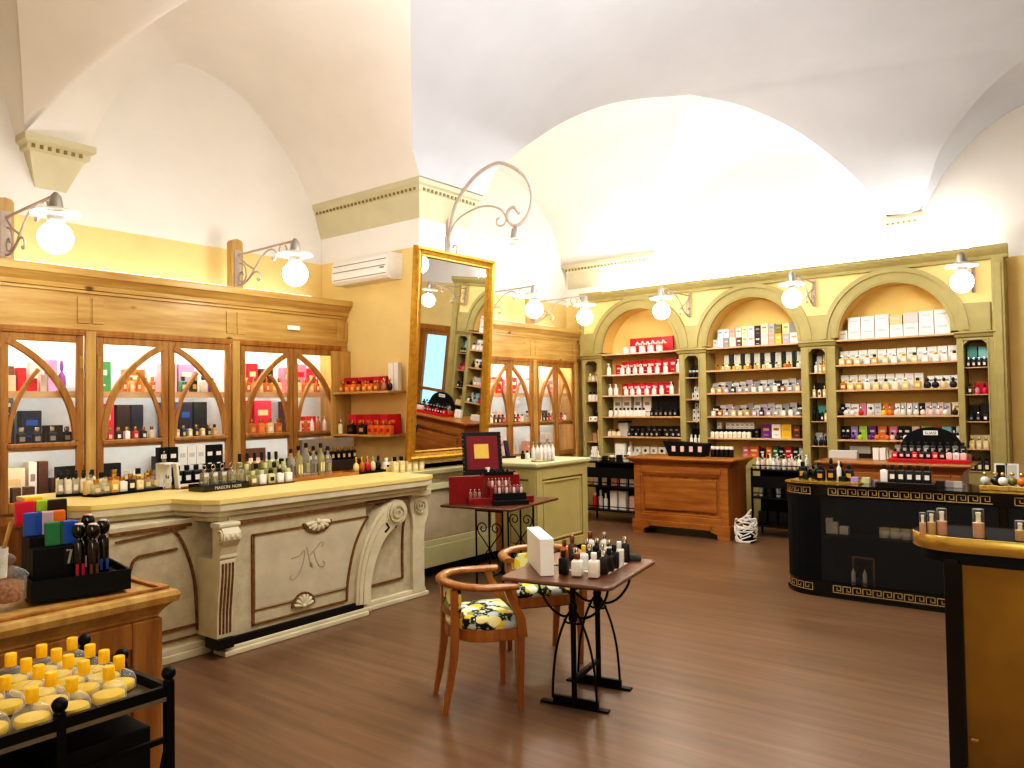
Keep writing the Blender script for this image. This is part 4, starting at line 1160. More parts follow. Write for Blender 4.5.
def kit_loop():
    b = MB().lathe([(.46, 0), (.5, .03), (.5, .6), (.46, .64), (.16, .66), (.14, .7)], 14)
    b.add([(-.3, -.46, .2), (.3, -.46, .2), (.3, -.46, .46), (-.3, -.46, .46)], [(0, 1, 2, 3)], 1)
    c = MB().lathe([(.22, .69), (.22, .76)], 10).tube([(.24*math.cos(a), 0, .86+.11*math.sin(a)) for a in [2*PI*i/14 for i in range(15)]], .035, 6)
    return [('bottle', b), ('loop_cap', c)]
def kit_ball():
    b = MB().lathe([(.4, 0), (.42, .02), (.42, .6), (.3, .7), (.16, .72), (.16, .76)], 16)
    b.add([(-.3, -.4, .1), (.3, -.4, .1), (.3, -.4, .3), (-.3, -.4, .3)], [(0, 1, 2, 3)], 1)
    c = MB().lathe([(.25, .74), (.42, .78), (.5, .86), (.42, .95), (.25, .985)], 16).lathe([(.3, .975), (.27, .99), (.001, 1)], 14, mi=1)
    return [('bottle', b), ('ball_cap', c)]
def kit_flask():
    b = MB().lathe([(.46, 0), (.5, .06), (.5, .3), (.42, .46), (.26, .56), (.15, .6), (.13, .66)], 20)
    l = MB().lathe([(.42, .02), (.46, .07), (.46, .19), (.44, .24)], 20)
    c = MB().lathe([(.165, .63), (.17, .65), (.17, .985), (.155, 1)], 18)
    return [('flask', b), ('cap', c), ('scent', l)]
def kit_foundation():
    b = MB().lathe([(.48, 0), (.5, .02), (.5, .52)], 16)
    c = MB().lathe([(.5, .52), (.5, .97), (.46, 1)], 16, cap=(False, True)).lathe([(.22, .52), (.2, .78), (.24, .8), (.24, .88)], 10, mi=1)
    return [('bottle', b), ('clear_cap', c)]
KITS = {}
def kit(kind):
    if kind not in KITS:
        out = []
        for nm, mb in globals()['kit_'+kind]():
            import bmesh as _b
            me = mb.mesh(nm, [WPLASTIC, WPLASTIC])
            bm = _b.new(); bm.from_mesh(me); _b.ops.recalc_face_normals(bm, faces=bm.faces); bm.to_mesh(me); bm.free()
            out.append((nm, me))
        KITS[kind] = out
    return KITS[kind]
NAMES = dict(carton='perfume_carton', plain='carton', square='square_bottle', round='round_bottle', tall='slim_bottle', pump='soap_bottle', jar='cosmetic_jar', cube='soap_box', flacon='perfume_flacon',
             loop='loop_capped_bottle', ball='ball_capped_bottle', flask='cologne_flask', foundation='foundation_bottle')
CATS = dict(carton='box', plain='box', square='bottle', round='bottle', tall='bottle', pump='bottle', jar='jar', cube='box', flacon='bottle', loop='bottle', ball='bottle', flask='bottle', foundation='bottle')
USED = {}
def spawn(kind, loc, size, colors, label, group, rz=0, name=None, cat=None):
    """one item: the body is the thing, its cap and the like are parts"""
    root = None
    for i, (nm, me) in enumerate(kit(kind)):
        o = bpy.data.objects.new(nm if i else (name or NAMES[kind]), me); C.objects.link(o)
        cs_ = colors[i] if i < len(colors) else colors[-1]
        cs_ = cs_ if isinstance(cs_, tuple) else (cs_,)
        for k in range(2):
            o.material_slots[k].link = 'OBJECT'; o.material_slots[k].material = mat_of(cs_[min(k, len(cs_)-1)])
        if i == 0:
            root = o; o.location = loc; o.scale = size; o.rotation_euler[2] = rz
            tag(o, label, cat or CATS[kind], group)
        else: o.parent = root
    n = USED.get(label, 0); USED[label] = n+1
    return root
COLW = dict(glass='clear', tint='pale green', darkbrown='dark brown', palegrey='pale grey', palepink='pale pink', palegold='pale gold', paleyellow='pale yellow', palegreen='pale green', paleblue='pale blue', darkgreen='dark green', navy='navy blue')
def cw(c): return COLW.get(c, c)
KW = dict(carton='carton', plain='box', square='square bottle', round='round bottle', tall='slim bottle', pump='pump bottle', jar='jar', cube='cube box', flacon='flacon', loop='bottle', ball='bottle', flask='flask', foundation='foundation bottle')
class Counter(dict):
    def next(s, k):
        s[k] = s.get(k, -1)+1; return s[k]
def items(rows, place, x_of, y, z, group, depth=None, totals=None):
    """rows: (kind, f0, f1, height, depth, colors, dz) laid left to right; labels count each look along the row"""
    cnt = Counter(); tot = Counter()
    def look(r):
        c0 = r[5][0][0] if isinstance(r[5][0], tuple) else r[5][0]
        c1 = r[5][1] if len(r[5]) > 1 else None
        c1 = c1[0] if isinstance(c1, tuple) else c1
        w = cw(c0)+' '+KW[r[0]]
        if c1 and r[0] not in ('carton', 'plain', 'cube'):
            part = dict(pump='pump', jar='lid').get(r[0], 'cap')
            cc = dict(chrome='chrome', goldcap='gold', coppercap='copper').get(c1, cw(c1))
            if cc != cw(c0): w += f' with {cc} {part}'
        return w
    for r in rows: tot.next(look(r))
    for r in rows:
        kind, f0, f1, h, d, cols_, dz = r[:7]; yy = r[7] if len(r) > 7 else y
        w = look(r); i = cnt.next(w)
        lab = f'{w}, {nth(i)} from left, {place}'
        if tot[w] == 0: lab = f'only {w}, {place}'
        x0, x1 = x_of(f0), x_of(f1)
        spawn(kind, ((x0+x1)/2, yy, z+dz), ((x1-x0)*.96, d, h), cols_, lab, group)

# ------------------------------------------------------------------ the three arched bays
SHN = ['top', 'second', 'third', 'fourth', 'fifth', 'lowest']
YB_, YF_ = 10.2, 10.075       # back and front row depth
def bay(i, s, lo, hi):
    a, b = BAYS[i]
    return (lambda f: a+(b-a)*(f-lo)/(hi-lo)), BAYZ[s], f'{SHN[s]} shelf, {["left", "middle", "right"][i]} bay', f'goods on the {SHN[s]} shelf, {["left", "middle", "right"][i]} bay'
def put(i, s, lo, hi, rows, tier=0):
    X, z, pl, g = bay(i, s, lo, hi)
    items(rows, pl, X, YB_, z+.001, g)
# left bay (measure 95..685)
RD = thing('red_display', 'red cardboard display with white script standing on the top shelf of the left bay', 'display', (-6.05+1.27*(433-95)/590, YB_+.02, 2.396))
MB().box(-.35, .35, 0, .02, 0, .225).build('back_card', col('red'), RD)
MB().box(-.35, .35, -.02, .02, 0, .012).build('base_card', col('red'), RD)
mb = MB(); rnd = random.Random(5)
for k in range(6):
    x = -.25+k*.085
    mb.ribbon(spline([(x, .12), (x+.02, .165+.01*(k % 2)), (x+.045, .13), (x+.03, .115), (x+.07, .14)], 4), .02, -.003, 0)
mb.build('white_script', col('white'), RD)
put(0, 0, 95, 685, [('jar', x-23, x+23, .095, .09, ('white', 'palepink'), 0, YF_) for x in (275, 330, 400, 465, 530)])
def strips(i, s, lo, hi, a, b, n, c='palepink'):
    X, z, pl, g = bay(i, s, lo, hi)
    for k in range(n):
        x0, x1 = X(a+(b-a)*k/n), X(a+(b-a)*(k+1)/n)
        yy = SY-.0225 if s == 0 else SY-.0065
        o = MB().box(x0+.006, x1-.006, -.005, .005, -.022, -.001).build('price_strip', [col('red') if k % 2 == 9 else col(c)])
        o.location = (0, yy, z); tag(o, f'red and white price strip, {nth(k)} from left along the {SHN[s]} shelf edge, left bay', 'price strip', 'price strips on the left bay')
strips(0, 0, 95, 685, 220, 560, 4); strips(0, 1, 95, 685, 145, 640, 6); strips(0, 2, 95, 685, 225, 560, 4)
RW = ('red', 'palepink')
put(0, 1, 95, 685, [('carton', 165, 213, .15, .07, (RW,), 0)] + [('carton', 216+i*52, 266+i*52, .19+.003*i, .08, (RW,), 0) for i in range(8)] +
    [('pump', 118, 153, .17, .05, ('white', 'white'), 0, YF_)] + [('pump', x-17, x+17, .14, .05, ('white', 'white'), 0, YF_) for x in (243, 290, 342, 390, 452, 510, 572)] + [('pump', 648, 680, .18, .05, ('white', 'white'), 0, YF_)])
CW_ = ('crimson', 'palepink')
put(0, 2, 95, 685, [('carton', 215, 252, .17, .07, (RW,), 0)] + [('carton', 256+i*48, 302+i*48, .175, .08, (CW_,), 0) for i in range(7)] +
    [('pump', x-17, x+17, h, .05, ('white', 'white'), 0, YF_) for x, h in ((145, .17), (190, .17), (270, .13), (318, .13), (368, .13), (428, .13), (483, .13), (540, .13), (612, .18))] + [('plain', 640, 668, .2, .05, ('white',), 0)])
put(0, 3, 95, 685, [('carton', a, b, .29, .08, (('white', 'grey'),), 0) for a, b in ((145, 210), (215, 285), (305, 365), (378, 440))] + [('carton', 444+i*48, 490+i*48, .3-.004*i, .08, (('black', 'darkgreen'),), 0) for i in range(5)] +
    [('square', x-14, x+14, .125, .04, (('white', 'white'), 'black'), 0, YF_) for x in (145, 188, 222, 252, 282, 312, 342, 372, 402)] + [('square', x-14, x+14, .12, .04, (('black', 'grey'), 'black'), 0, YF_) for x in (465, 500, 532, 568, 602, 636)])
put(0, 4, 95, 685, [('carton', 118, 160, .1, .07, (('brown', 'cream'),), 0), ('plain', 180, 260, .2, .1, ('palegrey',), 0), ('plain', 178, 262, .02, .12, ('black',), .2)] + [('carton', 268+i*42, 306+i*42, .15, .07, (('black', 'grey'),), 0) for i in range(10)] +
    [('square', x-14, x+14, .1, .04, (('cream', 'white'), 'goldcap'), 0, YF_) for x in (135, 170, 205)] + [('square', x-13, x+13, .11, .04, (('darkbrown', 'silver'), 'black'), 0, YF_) for x in (290, 345, 392, 428, 462, 500, 575, 620, 660)])
put(0, 5, 95, 685, [('plain', 150, 230, .16, .08, ('white',), 0), ('round', 245, 280, .18, .07, ('white', 'white'), 0)] + [('cube', 300+i*62, 356+i*62, .11, .1, (('white', 'black' if i % 2 else 'grey'),), 0) for i in range(6)] + [('plain', 565, 605, .06, .08, ('white',), .111)])
# middle bay (50..955)
g0 = [(80, 122, .12, 'white'), (125, 188, .135, 'paleblue'), (190, 246, .135, 'grey'), (248, 314, .135, 'palepink'), (316, 372, .13, 'brown'), (375, 430, .155, 'cream'), (432, 496, .155, 'white'), (498, 556, .14, 'darkbrown'), (558, 628, .15, 'palepink'), (630, 690, .15, 'salmon'), (692, 752, .145, 'yellow'), (760, 826, .14, 'mauve'), (828, 904, .145, 'white'), (906, 952, .16, 'cream')]
g1 = [(130, 186, .12, 'paleblue'), (190, 246, .12, 'white'), (250, 306, .125, 'salmon'), (310, 372, .13, 'palegrey'), (375, 430, .12, 'paleyellow'), (432, 496, .12, 'white'), (498, 556, .13, 'darkbrown'), (558, 628, .14, 'cream'), (630, 690, .13, 'silver'), (692, 752, .12, 'olive'), (760, 826, .13, 'paleyellow'), (828, 890, .14, 'grey')]
hts = {a: h for a, b, h, c in g0}
put(1, 0, 50, 955, [('carton', a, b, h, .09, ((c, 'palegrey' if c not in ('white', 'cream') else 'gold'),), 0) for a, b, h, c in g0])
X, z, pl, g = bay(1, 0, 50, 955)
base = {130: .135, 190: .135, 250: .135, 310: .13, 375: .155, 432: .155, 498: .14, 558: .15, 630: .15, 692: .145, 760: .14, 828: .145}
items([('carton', a, b, h, .085, ((c, 'grey'),), base[a]+.001) for a, b, h, c in g1], 'upper layer, top shelf, middle bay', X, YB_, z+.001, 'cartons stacked on the top shelf, middle bay')
put(1, 1, 50, 955, [('plain', a, a+36, .215, .08, ('darkgreen',), 0) for a in (242, 358, 453, 548, 648, 748, 846)] + [('carton', a, b, .1, .08, (('palegreen', 'white'),), 0) for a, b in ((188, 240), (286, 356), (396, 451), (486, 546), (586, 646), (686, 746), (786, 844), (884, 950))] +
    [('round', x-17, x+17, .075, .045, (c, 'darkgreen'), 0, YF_) for x, c in ((150, 'amber'), (205, 'palegold'), (262, 'palegold'), (312, 'yellow'), (372, 'palegold'), (425, 'yellow'), (470, 'amber'), (522, 'gold'), (600, 'palegold'), (660, 'clear'), (720, 'palegreen'), (800, 'orange'), (835, 'amber'), (915, 'clear'))])
items([('carton', a, b, .105, .078, (('palegrey', 'palegreen'),), .101) for a, b in ((190, 238), (288, 354), (398, 449), (488, 544), (588, 644), (688, 744), (788, 842), (886, 948))], 'upper layer, second shelf, middle bay', bay(1, 1, 50, 955)[0], YB_, BAYZ[1]+.001, 'stacked cartons, middle bay')
rnd = random.Random(11)
for s in (2, 3):
    rows = []; x = 70
    pal = ['silver', 'palegrey', 'grey', 'palegrey', 'silver', 'mauve', 'grey', 'palegrey', 'silver', 'navy', 'palegrey', 'silver', 'grey']
    if s == 3: pal = ['darkbrown', 'palegrey', 'mauve', 'grey', 'silver', 'grey', 'palegrey', 'mauve', 'silver', 'palegrey', 'grey', 'silver', 'darkbrown']
    for k, c in enumerate(pal):
        w = 64; h = .135+.012*(k % 3)+(.01 if k > 4 else 0)
        rows.append(('carton', x, x+w, h, .08, ((c, 'white' if c in ('navy', 'darkbrown') else 'grey'),), 0)); x += w+3.5
    fr = ['glass', 'mauve', 'palegold', 'clear', 'glass', 'gold', 'amber', 'clear', 'mauve', 'glass', 'clear', 'navy', 'palegold']
    for k in range(13):
        cx = 98+k*67.5; rows.append(('square', cx-21, cx+21, .1+.012*(k % 2), .045, ((fr[(k*3+s) % 13], 'white'), 'black' if k % 3 else 'chrome'), 0, YF_))
    put(1, s, 50, 955, rows)
put(1, 4, 50, 775, [('plain', 60, 385, .115, .09, ('black',), 0), ('carton', 388, 422, .12, .08, (('black', 'grey'),), 0), ('carton', 442, 518, .175, .09, (('purple', 'gold'),), 0), ('carton', 521, 590, .18, .09, (('white', 'amber'),), 0), ('carton', 592, 668, .18, .09, (('yellow', 'gold'),), 0), ('carton', 680, 732, .17, .09, (('brown', 'orange'),), 0), ('carton', 735, 775, .18, .09, (('darkbrown', 'red'),), 0)] +
    [('carton', a, a+37, .085, .06, (('white', 'grey'),), .116) for a in (90, 162, 200, 238, 276, 314, 350)] + [('square', 62+i*36, 92+i*36, .115, .045, (('white', 'paleyellow'), 'black'), 0, YF_) for i in range(9)])
put(1, 5, 50, 775, [('carton', a, b, h, .09, ((c, 'white'),), 0) for a, b, h, c in ((295, 342, .15, 'pink'), (345, 420, .15, 'orange'), (424, 470, .12, 'darkbrown'), (474, 520, .15, 'orange'), (523, 566, .15, 'green'), (569, 610, .14, 'darkgreen'), (613, 670, .15, 'red'), (673, 716, .14, 'black'), (719, 770, .14, 'palegrey'))])
# right bay (222..990)
lowx = [(228, 293, .12), (297, 383, .145), (385, 475, .145), (478, 570, .15), (573, 658, .15), (660, 755, .155), (757, 850, .155), (852, 950, .155)]
upx = [(297, 383, .13, 'white', .145), (385, 475, .13, 'white', .145), (478, 570, .135, 'white', .15), (573, 656, .115, 'palegold', .15), (660, 755, .125, 'palepink', .155), (757, 850, .13, 'white', .155), (852, 950, .135, 'white', .155)]
put(2, 0, 222, 990, [('carton', a, b, h, .16, (('white', 'palegrey'),), 0) for a, b, h in lowx])
items([('carton', a, b, h, .16, ((c, 'palegrey'),), dz+.001) for a, b, h, c, dz in upx], 'upper layer, top shelf, right bay', bay(2, 0, 222, 990)[0], YB_, BAYZ[0]+.001, 'white cartons stacked on the top shelf, right bay')
put(2, 1, 222, 990, [('carton', 232+i*63, 292+i*63, .175+.002*(i % 4), .07, (('white', 'palegrey'),), 0) for i in range(12)] +
    [('square', x-21, x+21, .115, .045, ((c, 'white'), k), 0, YF_) for x, c, k in ((258, 'palegold', 'chrome'), (306, 'gold', 'chrome'), (362, 'palegold', 'chrome'), (428, 'clear', 'goldcap'), (476, 'gold', 'black'), (545, 'palegold', 'chrome'), (603, 'clear', 'chrome'), (664, 'palegold', 'goldcap'), (730, 'palegold', 'black'), (795, 'clear', 'chrome'), (860, 'clear', 'goldcap'), (912, 'clear', 'chrome'), (970, 'clear', 'black'))])
put(2, 2, 222, 990, [('carton', 232+i*60.5, 289+i*60.5, .185, .07, (('white', 'palegrey'),), 0) for i in range(9)] + [('carton', 795+i*48, 840+i*48, .145, .07, (('white', 'grey'),), 0) for i in range(4)] +
    [('square', x-22, x+22, .125, .045, ((c, 'paleyellow'), k), 0, YF_) for x, c, k in ((262, 'amber', 'goldcap'), (312, 'palegold', 'goldcap'), (370, 'gold', 'goldcap'), (425, 'clear', 'chrome'), (482, 'palegold', 'black'), (545, 'palegold', 'black'), (605, 'clear', 'chrome'), (670, 'palegold', 'chrome'), (745, 'gold', 'black'))] +
    [('flacon', x-24, x+24, .12, .05, (c, 'black'), 0, YF_) for x, c in ((805, 'darkbrown'), (852, 'black'), (903, 'palegold'), (958, 'darkbrown'))])
c3 = [(95, 122, 'black'), (124, 157, 'white'), (160, 208, 'white'), (212, 252, 'pink'), (255, 297, 'white'), (299, 342, 'palegrey'), (350, 384, 'orange'), (388, 416, 'copper'), (419, 450, 'white'), (453, 484, 'palegrey'), (487, 518, 'white'), (521, 552, 'palegrey'), (555, 587, 'black'), (590, 622, 'palepink'), (625, 657, 'palegrey'), (660, 690, 'palepink'), (693, 727, 'palegrey'), (735, 778, 'cream')]
put(2, 3, 92, 780, [('carton', a, b, .14+.006*(i % 2), .07, ((c, 'grey' if c != 'black' else 'white'),), 0) for i, (a, b, c) in enumerate(c3)] +
    [('flacon', x-17, x+17, .105, .045, (c, k), 0, YF_) for x, c, k in ((105, 'darkbrown', 'black'), (140, 'clear', 'black'), (180, 'clear', 'chrome'), (230, 'red', 'chrome'), (290, 'palegrey', 'black'), (365, 'yellow', 'goldcap'), (400, 'orange', 'goldcap'), (437, 'clear', 'chrome'), (475, 'clear', 'chrome'), (512, 'clear', 'chrome'), (548, 'clear', 'chrome'), (585, 'palepink', 'black'), (628, 'palepink', 'chrome'), (668, 'palepink', 'chrome'), (708, 'clear', 'chrome'), (757, 'darkbrown', 'goldcap'))])
c4 = [(95, 122, 'black'), (124, 150, 'darkbrown'), (155, 198, 'lavender'), (204, 254, 'lime'), (262, 306, 'purple'), (318, 370, 'orange'), (385, 430, 'pink'), (433, 462, 'darkbrown'), (465, 506, 'black'), (512, 556, 'palepink'), (565, 628, 'lime'), (640, 671, 'crimson'), (675, 729, 'aqua'), (732, 750, 'navy'), (753, 780, 'white')]
put(2, 4, 92, 780, [('carton', a, b, .16, .08, ((c, 'white' if c in ('black', 'navy', 'darkbrown') else 'palegrey'),), 0) for a, b, c in c4] +
    [('flacon', x-17, x+17, .095, .045, (c, 'black'), 0, YF_) for x, c in ((137, 'black'), (180, 'purple'), (222, 'lime'), (278, 'purple'), (322, 'orange'), (378, 'orange'), (410, 'palepink'), (440, 'darkbrown'), (485, 'clear'), (530, 'palepink'), (590, 'lime'), (640, 'crimson'), (690, 'aqua'), (742, 'navy'), (766, 'white'))])
put(2, 5, 92, 780, [('plain', 145, 275, .09, .12, ('palegrey',), .09), ('plain', 140, 280, .09, .14, ('darkbrown',), 0), ('plain', 335, 352, .17, .06, ('white',), 0), ('plain', 356, 374, .17, .06, ('white',), 0), ('plain', 378, 396, .14, .06, ('white',), 0)])

# ------------------------------------------------------------------ niches
NN = ['first', 'second', 'third', 'fourth']
def niche(i, s, rows):
    a, b = OPEN[i]; w = b-a
    z = NICZ[s] if s < 4 else .822
    pl = f'{["top", "second", "third", "fourth", "lowest"][s]} shelf, {NN[i]} narrow niche'
    items(rows, pl, lambda f: a+w*f, 10.2, z+.001, f'goods in the {NN[i]} narrow niche')
niche(0, 0, [('square', .08, .32, .12, .05, (('palegold', 'cream'), 'white'), 0, YF_), ('square', .36, .6, .12, .05, (('cream', 'white'), 'coppercap'), 0, YF_), ('round', .66, .92, .11, .05, ('white', 'coppercap'), 0, YF_), ('plain', .3, .9, .15, .06, ('cream',), 0)])
niche(0, 1, [('square', .06+.31*k, .32+.31*k, .14, .055, (('white', 'white'), 'black'), 0, YF_) for k in range(3)])
niche(0, 2, [('cube', .1, .42, .07, .06, (('white', 'black'),), 0, YF_), ('cube', .46, .78, .07, .06, (('white', 'black'),), 0, YF_), ('plain', .1, .5, .15, .06, ('black',), 0), ('cube', .55, .9, .13, .06, (('palegrey', 'black'),), 0)])
niche(0, 3, [('plain', .05, .4, .13, .07, ('salmon',), 0), ('carton', .45, .92, .17, .07, (('cream', 'brown'),), 0)])
niche(1, 0, [('plain', .1, .9, .17, .08, ('black',), 0)] + [('jar', .12+.27*k, .34+.27*k, .1, .04, ('black', 'palegrey'), 0, YF_) for k in range(3)])
niche(1, 1, [('cube', .08+.3*k, .35+.3*k, .09, .06, (('white', 'black'),), 0) for k in range(3)])
a, b = OPEN[1]
items([('cube', .25+.3*k, .52+.3*k, .085, .055, (('white', 'black'),), .092) for k in range(2)], 'upper layer, second shelf, second narrow niche', lambda f: a+(b-a)*f, 10.2, NICZ[1], 'goods in the second narrow niche')
niche(1, 2, [('cube', .1+.3*k, .37+.3*k, .085, .06, (('white', 'black'),), 0) for k in range(3)])
for lv, n_, f0 in ((1, 3, .1), (2, 2, .28)):
    items([('cube', f0+.3*k, f0+.27+.3*k, .08, .055, (('white', 'black'),), .087*lv) for k in range(n_)], f'{["middle", "top"][lv-1]} layer, third shelf, second narrow niche', lambda f: a+(b-a)*f, 10.2, NICZ[2], 'goods in the second narrow niche')
niche(1, 3, [('plain', .05+.31*k, .33+.31*k, .2, .06, ('black',), 0) for k in range(3)] + [('round', .08+.31*k, .32+.31*k, .12, .05, ('white', 'white'), 0, YF_) for k in range(3)])
niche(2, 0, [('plain', .05, .2, .24, .06, ('black',), 0), ('plain', .24, .58, .22, .06, ('palegrey',), 0), ('plain', .62, .95, .24, .06, ('palegold',), 0), ('square', .25, .45, .14, .045, (('clear', 'white'), 'chrome'), 0, YF_), ('square', .5, .7, .14, .045, (('palegold', 'white'), 'goldcap'), 0, YF_), ('square', .74, .94, .15, .045, (('gold', 'cream'), 'goldcap'), 0, YF_)])
niche(2, 1, [('plain', .06, .3, .18, .06, ('darkbrown',), 0), ('plain', .36, .62, .18, .06, ('darkbrown',), 0), ('plain', .66, .92, .18, .06, ('brown',), 0), ('square', .1, .3, .14, .045, (('palegold', 'white'), 'chrome'), 0, YF_), ('square', .42, .62, .13, .045, (('cream', 'brown'), 'black'), 0, YF_), ('square', .72, .92, .14, .045, (('palegold', 'white'), 'goldcap'), 0, YF_)])
niche(2, 2, [('plain', .25, .95, .1, .08, ('teal',), .1), ('plain', .2, .97, .1, .09, ('navy',), 0), ('tall', .06, .24, .17, .04, ('black', 'black'), 0, YF_), ('tall', .3, .46, .15, .04, ('darkgreen', 'black'), 0, YF_), ('square', .56, .74, .12, .04, (('black', 'white'), 'black'), 0, YF_), ('square', .78, .94, .14, .04, (('palegold', 'white'), 'black'), 0, YF_)])
niche(2, 3, [('plain', .05, .5, .16, .07, ('palegrey',), 0), ('plain', .55, .95, .15, .07, ('mauve',), 0), ('flacon', .06, .34, .13, .05, ('black', 'black'), 0, YF_), ('flacon', .38, .64, .13, .05, ('darkgreen', 'chrome'), 0, YF_), ('flacon', .68, .94, .13, .05, ('black', 'black'), 0, YF_)])
niche(3, 0, [('plain', .04, .96, .1, .09, ('navy',), 0), ('plain', .04, .5, .14, .08, ('teal',), .101), ('plain', .54, .96, .13, .08, ('aqua',), .101)] + [('square', .06+.23*k, .24+.23*k, .11, .04, (('black', 'cream'), 'chrome'), 0, YF_) for k in range(4)])
niche(3, 1, [('plain', .3, .95, .13, .07, ('red',), 0), ('square', .08, .28, .13, .045, (('darkbrown', 'white'), 'black'), 0, YF_), ('flacon', .36, .62, .12, .045, ('pink', 'red'), 0, YF_), ('flacon', .68, .94, .12, .045, ('crimson', 'black'), 0, YF_)])
niche(3, 2, [('plain', .1, .5, .18, .07, ('black',), 0), ('plain', .55, .95, .2, .07, ('darkbrown',), 0), ('square', .1, .3, .1, .045, (('black', 'grey'), 'black'), 0, YF_), ('square', .4, .6, .1, .045, (('black', 'grey'), 'chrome'), 0, YF_), ('square', .7, .92, .11, .045, (('black', 'white'), 'black'), 0, YF_)])
niche(3, 3, [('plain', .04, .96, .15, .06, ('cream',), 0)] + [('square', .08+.3*k, .32+.3*k, .13, .045, (('palegold', 'cream'), 'goldcap'), 0, YF_) for k in range(3)])
niche(3, 4, [('square', .06+.31*k, .32+.31*k, .17, .05, (('darkbrown', 'cream'), 'black'), 0, YF_) for k in range(3)])

# ------------------------------------------------------------------ goods in the glazed cabinets (local x = world Y)
def cabgoods(Y0, a, b, z, place, group, rows, xf=-6.72):
    cnt = Counter()
    for r in rows:
        kind, f0, f1, h, d, cs_ = r[:6]; dz = r[6] if len(r) > 6 else 0; x = r[7] if len(r) > 7 else -6.78
        y0, y1 = Y0+a+(b-a)*f0, Y0+a+(b-a)*f1
        c0 = cs_[0][0] if isinstance(cs_[0], tuple) else cs_[0]
        w = f'{cw(c0)} {KW[kind]}'; i = cnt.next(w)
        spawn(kind, (x, (y0+y1)/2, z+.023+dz), ((y1-y0)*.95, d, h), cs_, f'{w}, {nth(i)} from left, {place}', group, PI/2)
XFr = -6.6
def smalls(lo, hi, n, kind, cols_, h, k=.62):
    st_ = (hi-lo)/n
    return [(kind, lo+st_*i, lo+st_*(i+k), h, .045, cols_[i % len(cols_)], 0, XFr) for i in range(n)]
zA, zB, zC = .9, 1.385, 1.795
g = 'goods behind the arched glass doors'
# left pair (mostly its right leaf shows)
a, b = 1.55-1.28, 1.47
P = 'cabinet cut by the picture edge'
cabgoods(Y1, .27, 1.47, zC, 'top shelf, '+P, g, [('carton', .5, .58, .3, .1, (('mauve', 'palegrey'),)), ('plain', .6, .66, .2, .08, ('brown',)), ('plain', .68, .73, .19, .08, ('red',)), ('plain', .75, .83, .24, .08, ('palegrey',)), ('plain', .86, .92, .26, .08, ('lavender',)), ('flacon', .93, .985, .26, .07, ('purple', 'purple'))] +
         [('plain', .515, .56, .12, .05, ('brown',), 0, XFr), ('plain', .575, .62, .12, .05, ('cream',), 0, XFr), ('plain', .695, .745, .1, .05, ('red',), 0, XFr), ('plain', .76, .8, .13, .05, ('palegrey',), 0, XFr)])
cabgoods(Y1, .27, 1.47, zB, 'middle shelf, '+P, g, [('carton', .56, .66, .2, .1, (('navy', 'silver'),)), ('carton', .565, .655, .165, .09, (('navy', 'silver'),), .201), ('carton', .7, .82, .26, .1, (('navy', 'blue'),)), ('plain', .84, .96, .14, .06, ('darkbrown',)), ('carton', .53, .58, .16, .05, (('blue', 'white'),), 0, XFr)] + smalls(.63, .99, 4, 'square', [(('black', 'grey'), 'chrome')], .13))
cabgoods(Y1, .27, 1.47, zA, 'lower shelf, '+P, g, [('plain', .5, .57, .3, .1, ('darkbrown',)), ('carton', .58, .72, .3, .12, (('cream', 'palegold'),)), ('carton', .74, .79, .34, .1, (('white', 'grey'),)), ('plain', .8, .86, .34, .1, ('brown',)), ('plain', .52, .58, .16, .06, ('brown',), 0, XFr), ('plain', .6, .65, .16, .06, ('brown',), 0, XFr), ('plain', .67, .73, .16, .06, ('brown',), 0, XFr), ('plain', .88, .92, .2, .08, ('brown',)), ('plain', .93, .97, .2, .08, ('palegrey',))])
P = 'cabinet behind the lettered tray'
cabgoods(Y1, 1.55, 2.775, zC, 'top shelf, '+P, g, [('carton', .06, .2, .26, .1, (('green', 'white'),)), ('carton', .3, .44, .2, .1, (('orange', 'cream'),)), ('carton', .56, .68, .26, .1, (('mauve', 'cream'),)), ('carton', .69, .82, .26, .1, (('lavender', 'cream'),)), ('carton', .84, .92, .2, .1, (('palepink', 'white'),))] + smalls(.22, .47, 5, 'square', [(('amber', 'cream'), 'goldcap'), (('palegold', 'white'), 'chrome')], .13) +
         [('square', .55, .6, .14, .05, (('clear', 'white'), 'chrome'), 0, XFr), ('square', .64, .69, .14, .05, (('green', 'white'), 'black'), 0, XFr), ('square', .72, .77, .15, .05, (('darkgreen', 'gold'), 'goldcap'), 0, XFr), ('square', .8, .85, .15, .05, (('clear', 'white'), 'black'), 0, XFr), ('square', .87, .92, .13, .05, (('purple', 'white'), 'black'), 0, XFr)])
cabgoods(Y1, 1.55, 2.775, zB, 'middle shelf, '+P, g, [('carton', .1, .22, .31, .1, (('crimson', 'palepink'),)), ('plain', .235, .33, .3, .1, ('darkbrown',)), ('plain', .34, .43, .3, .08, ('navy',)), ('carton', .57, .68, .32, .1, (('blue', 'navy'),)), ('carton', .69, .8, .32, .1, (('navy', 'blue'),)), ('carton', .81, .92, .32, .1, (('darkgreen', 'navy'),))] +
         smalls(.06, .47, 7, 'square', [(('clear', 'white'), 'goldcap'), (('red', 'cream'), 'goldcap'), (('darkbrown', 'white'), 'goldcap')], .11) + smalls(.55, .95, 8, 'square', [(('black', 'palegold'), 'goldcap'), (('palegold', 'white'), 'black')], .11))
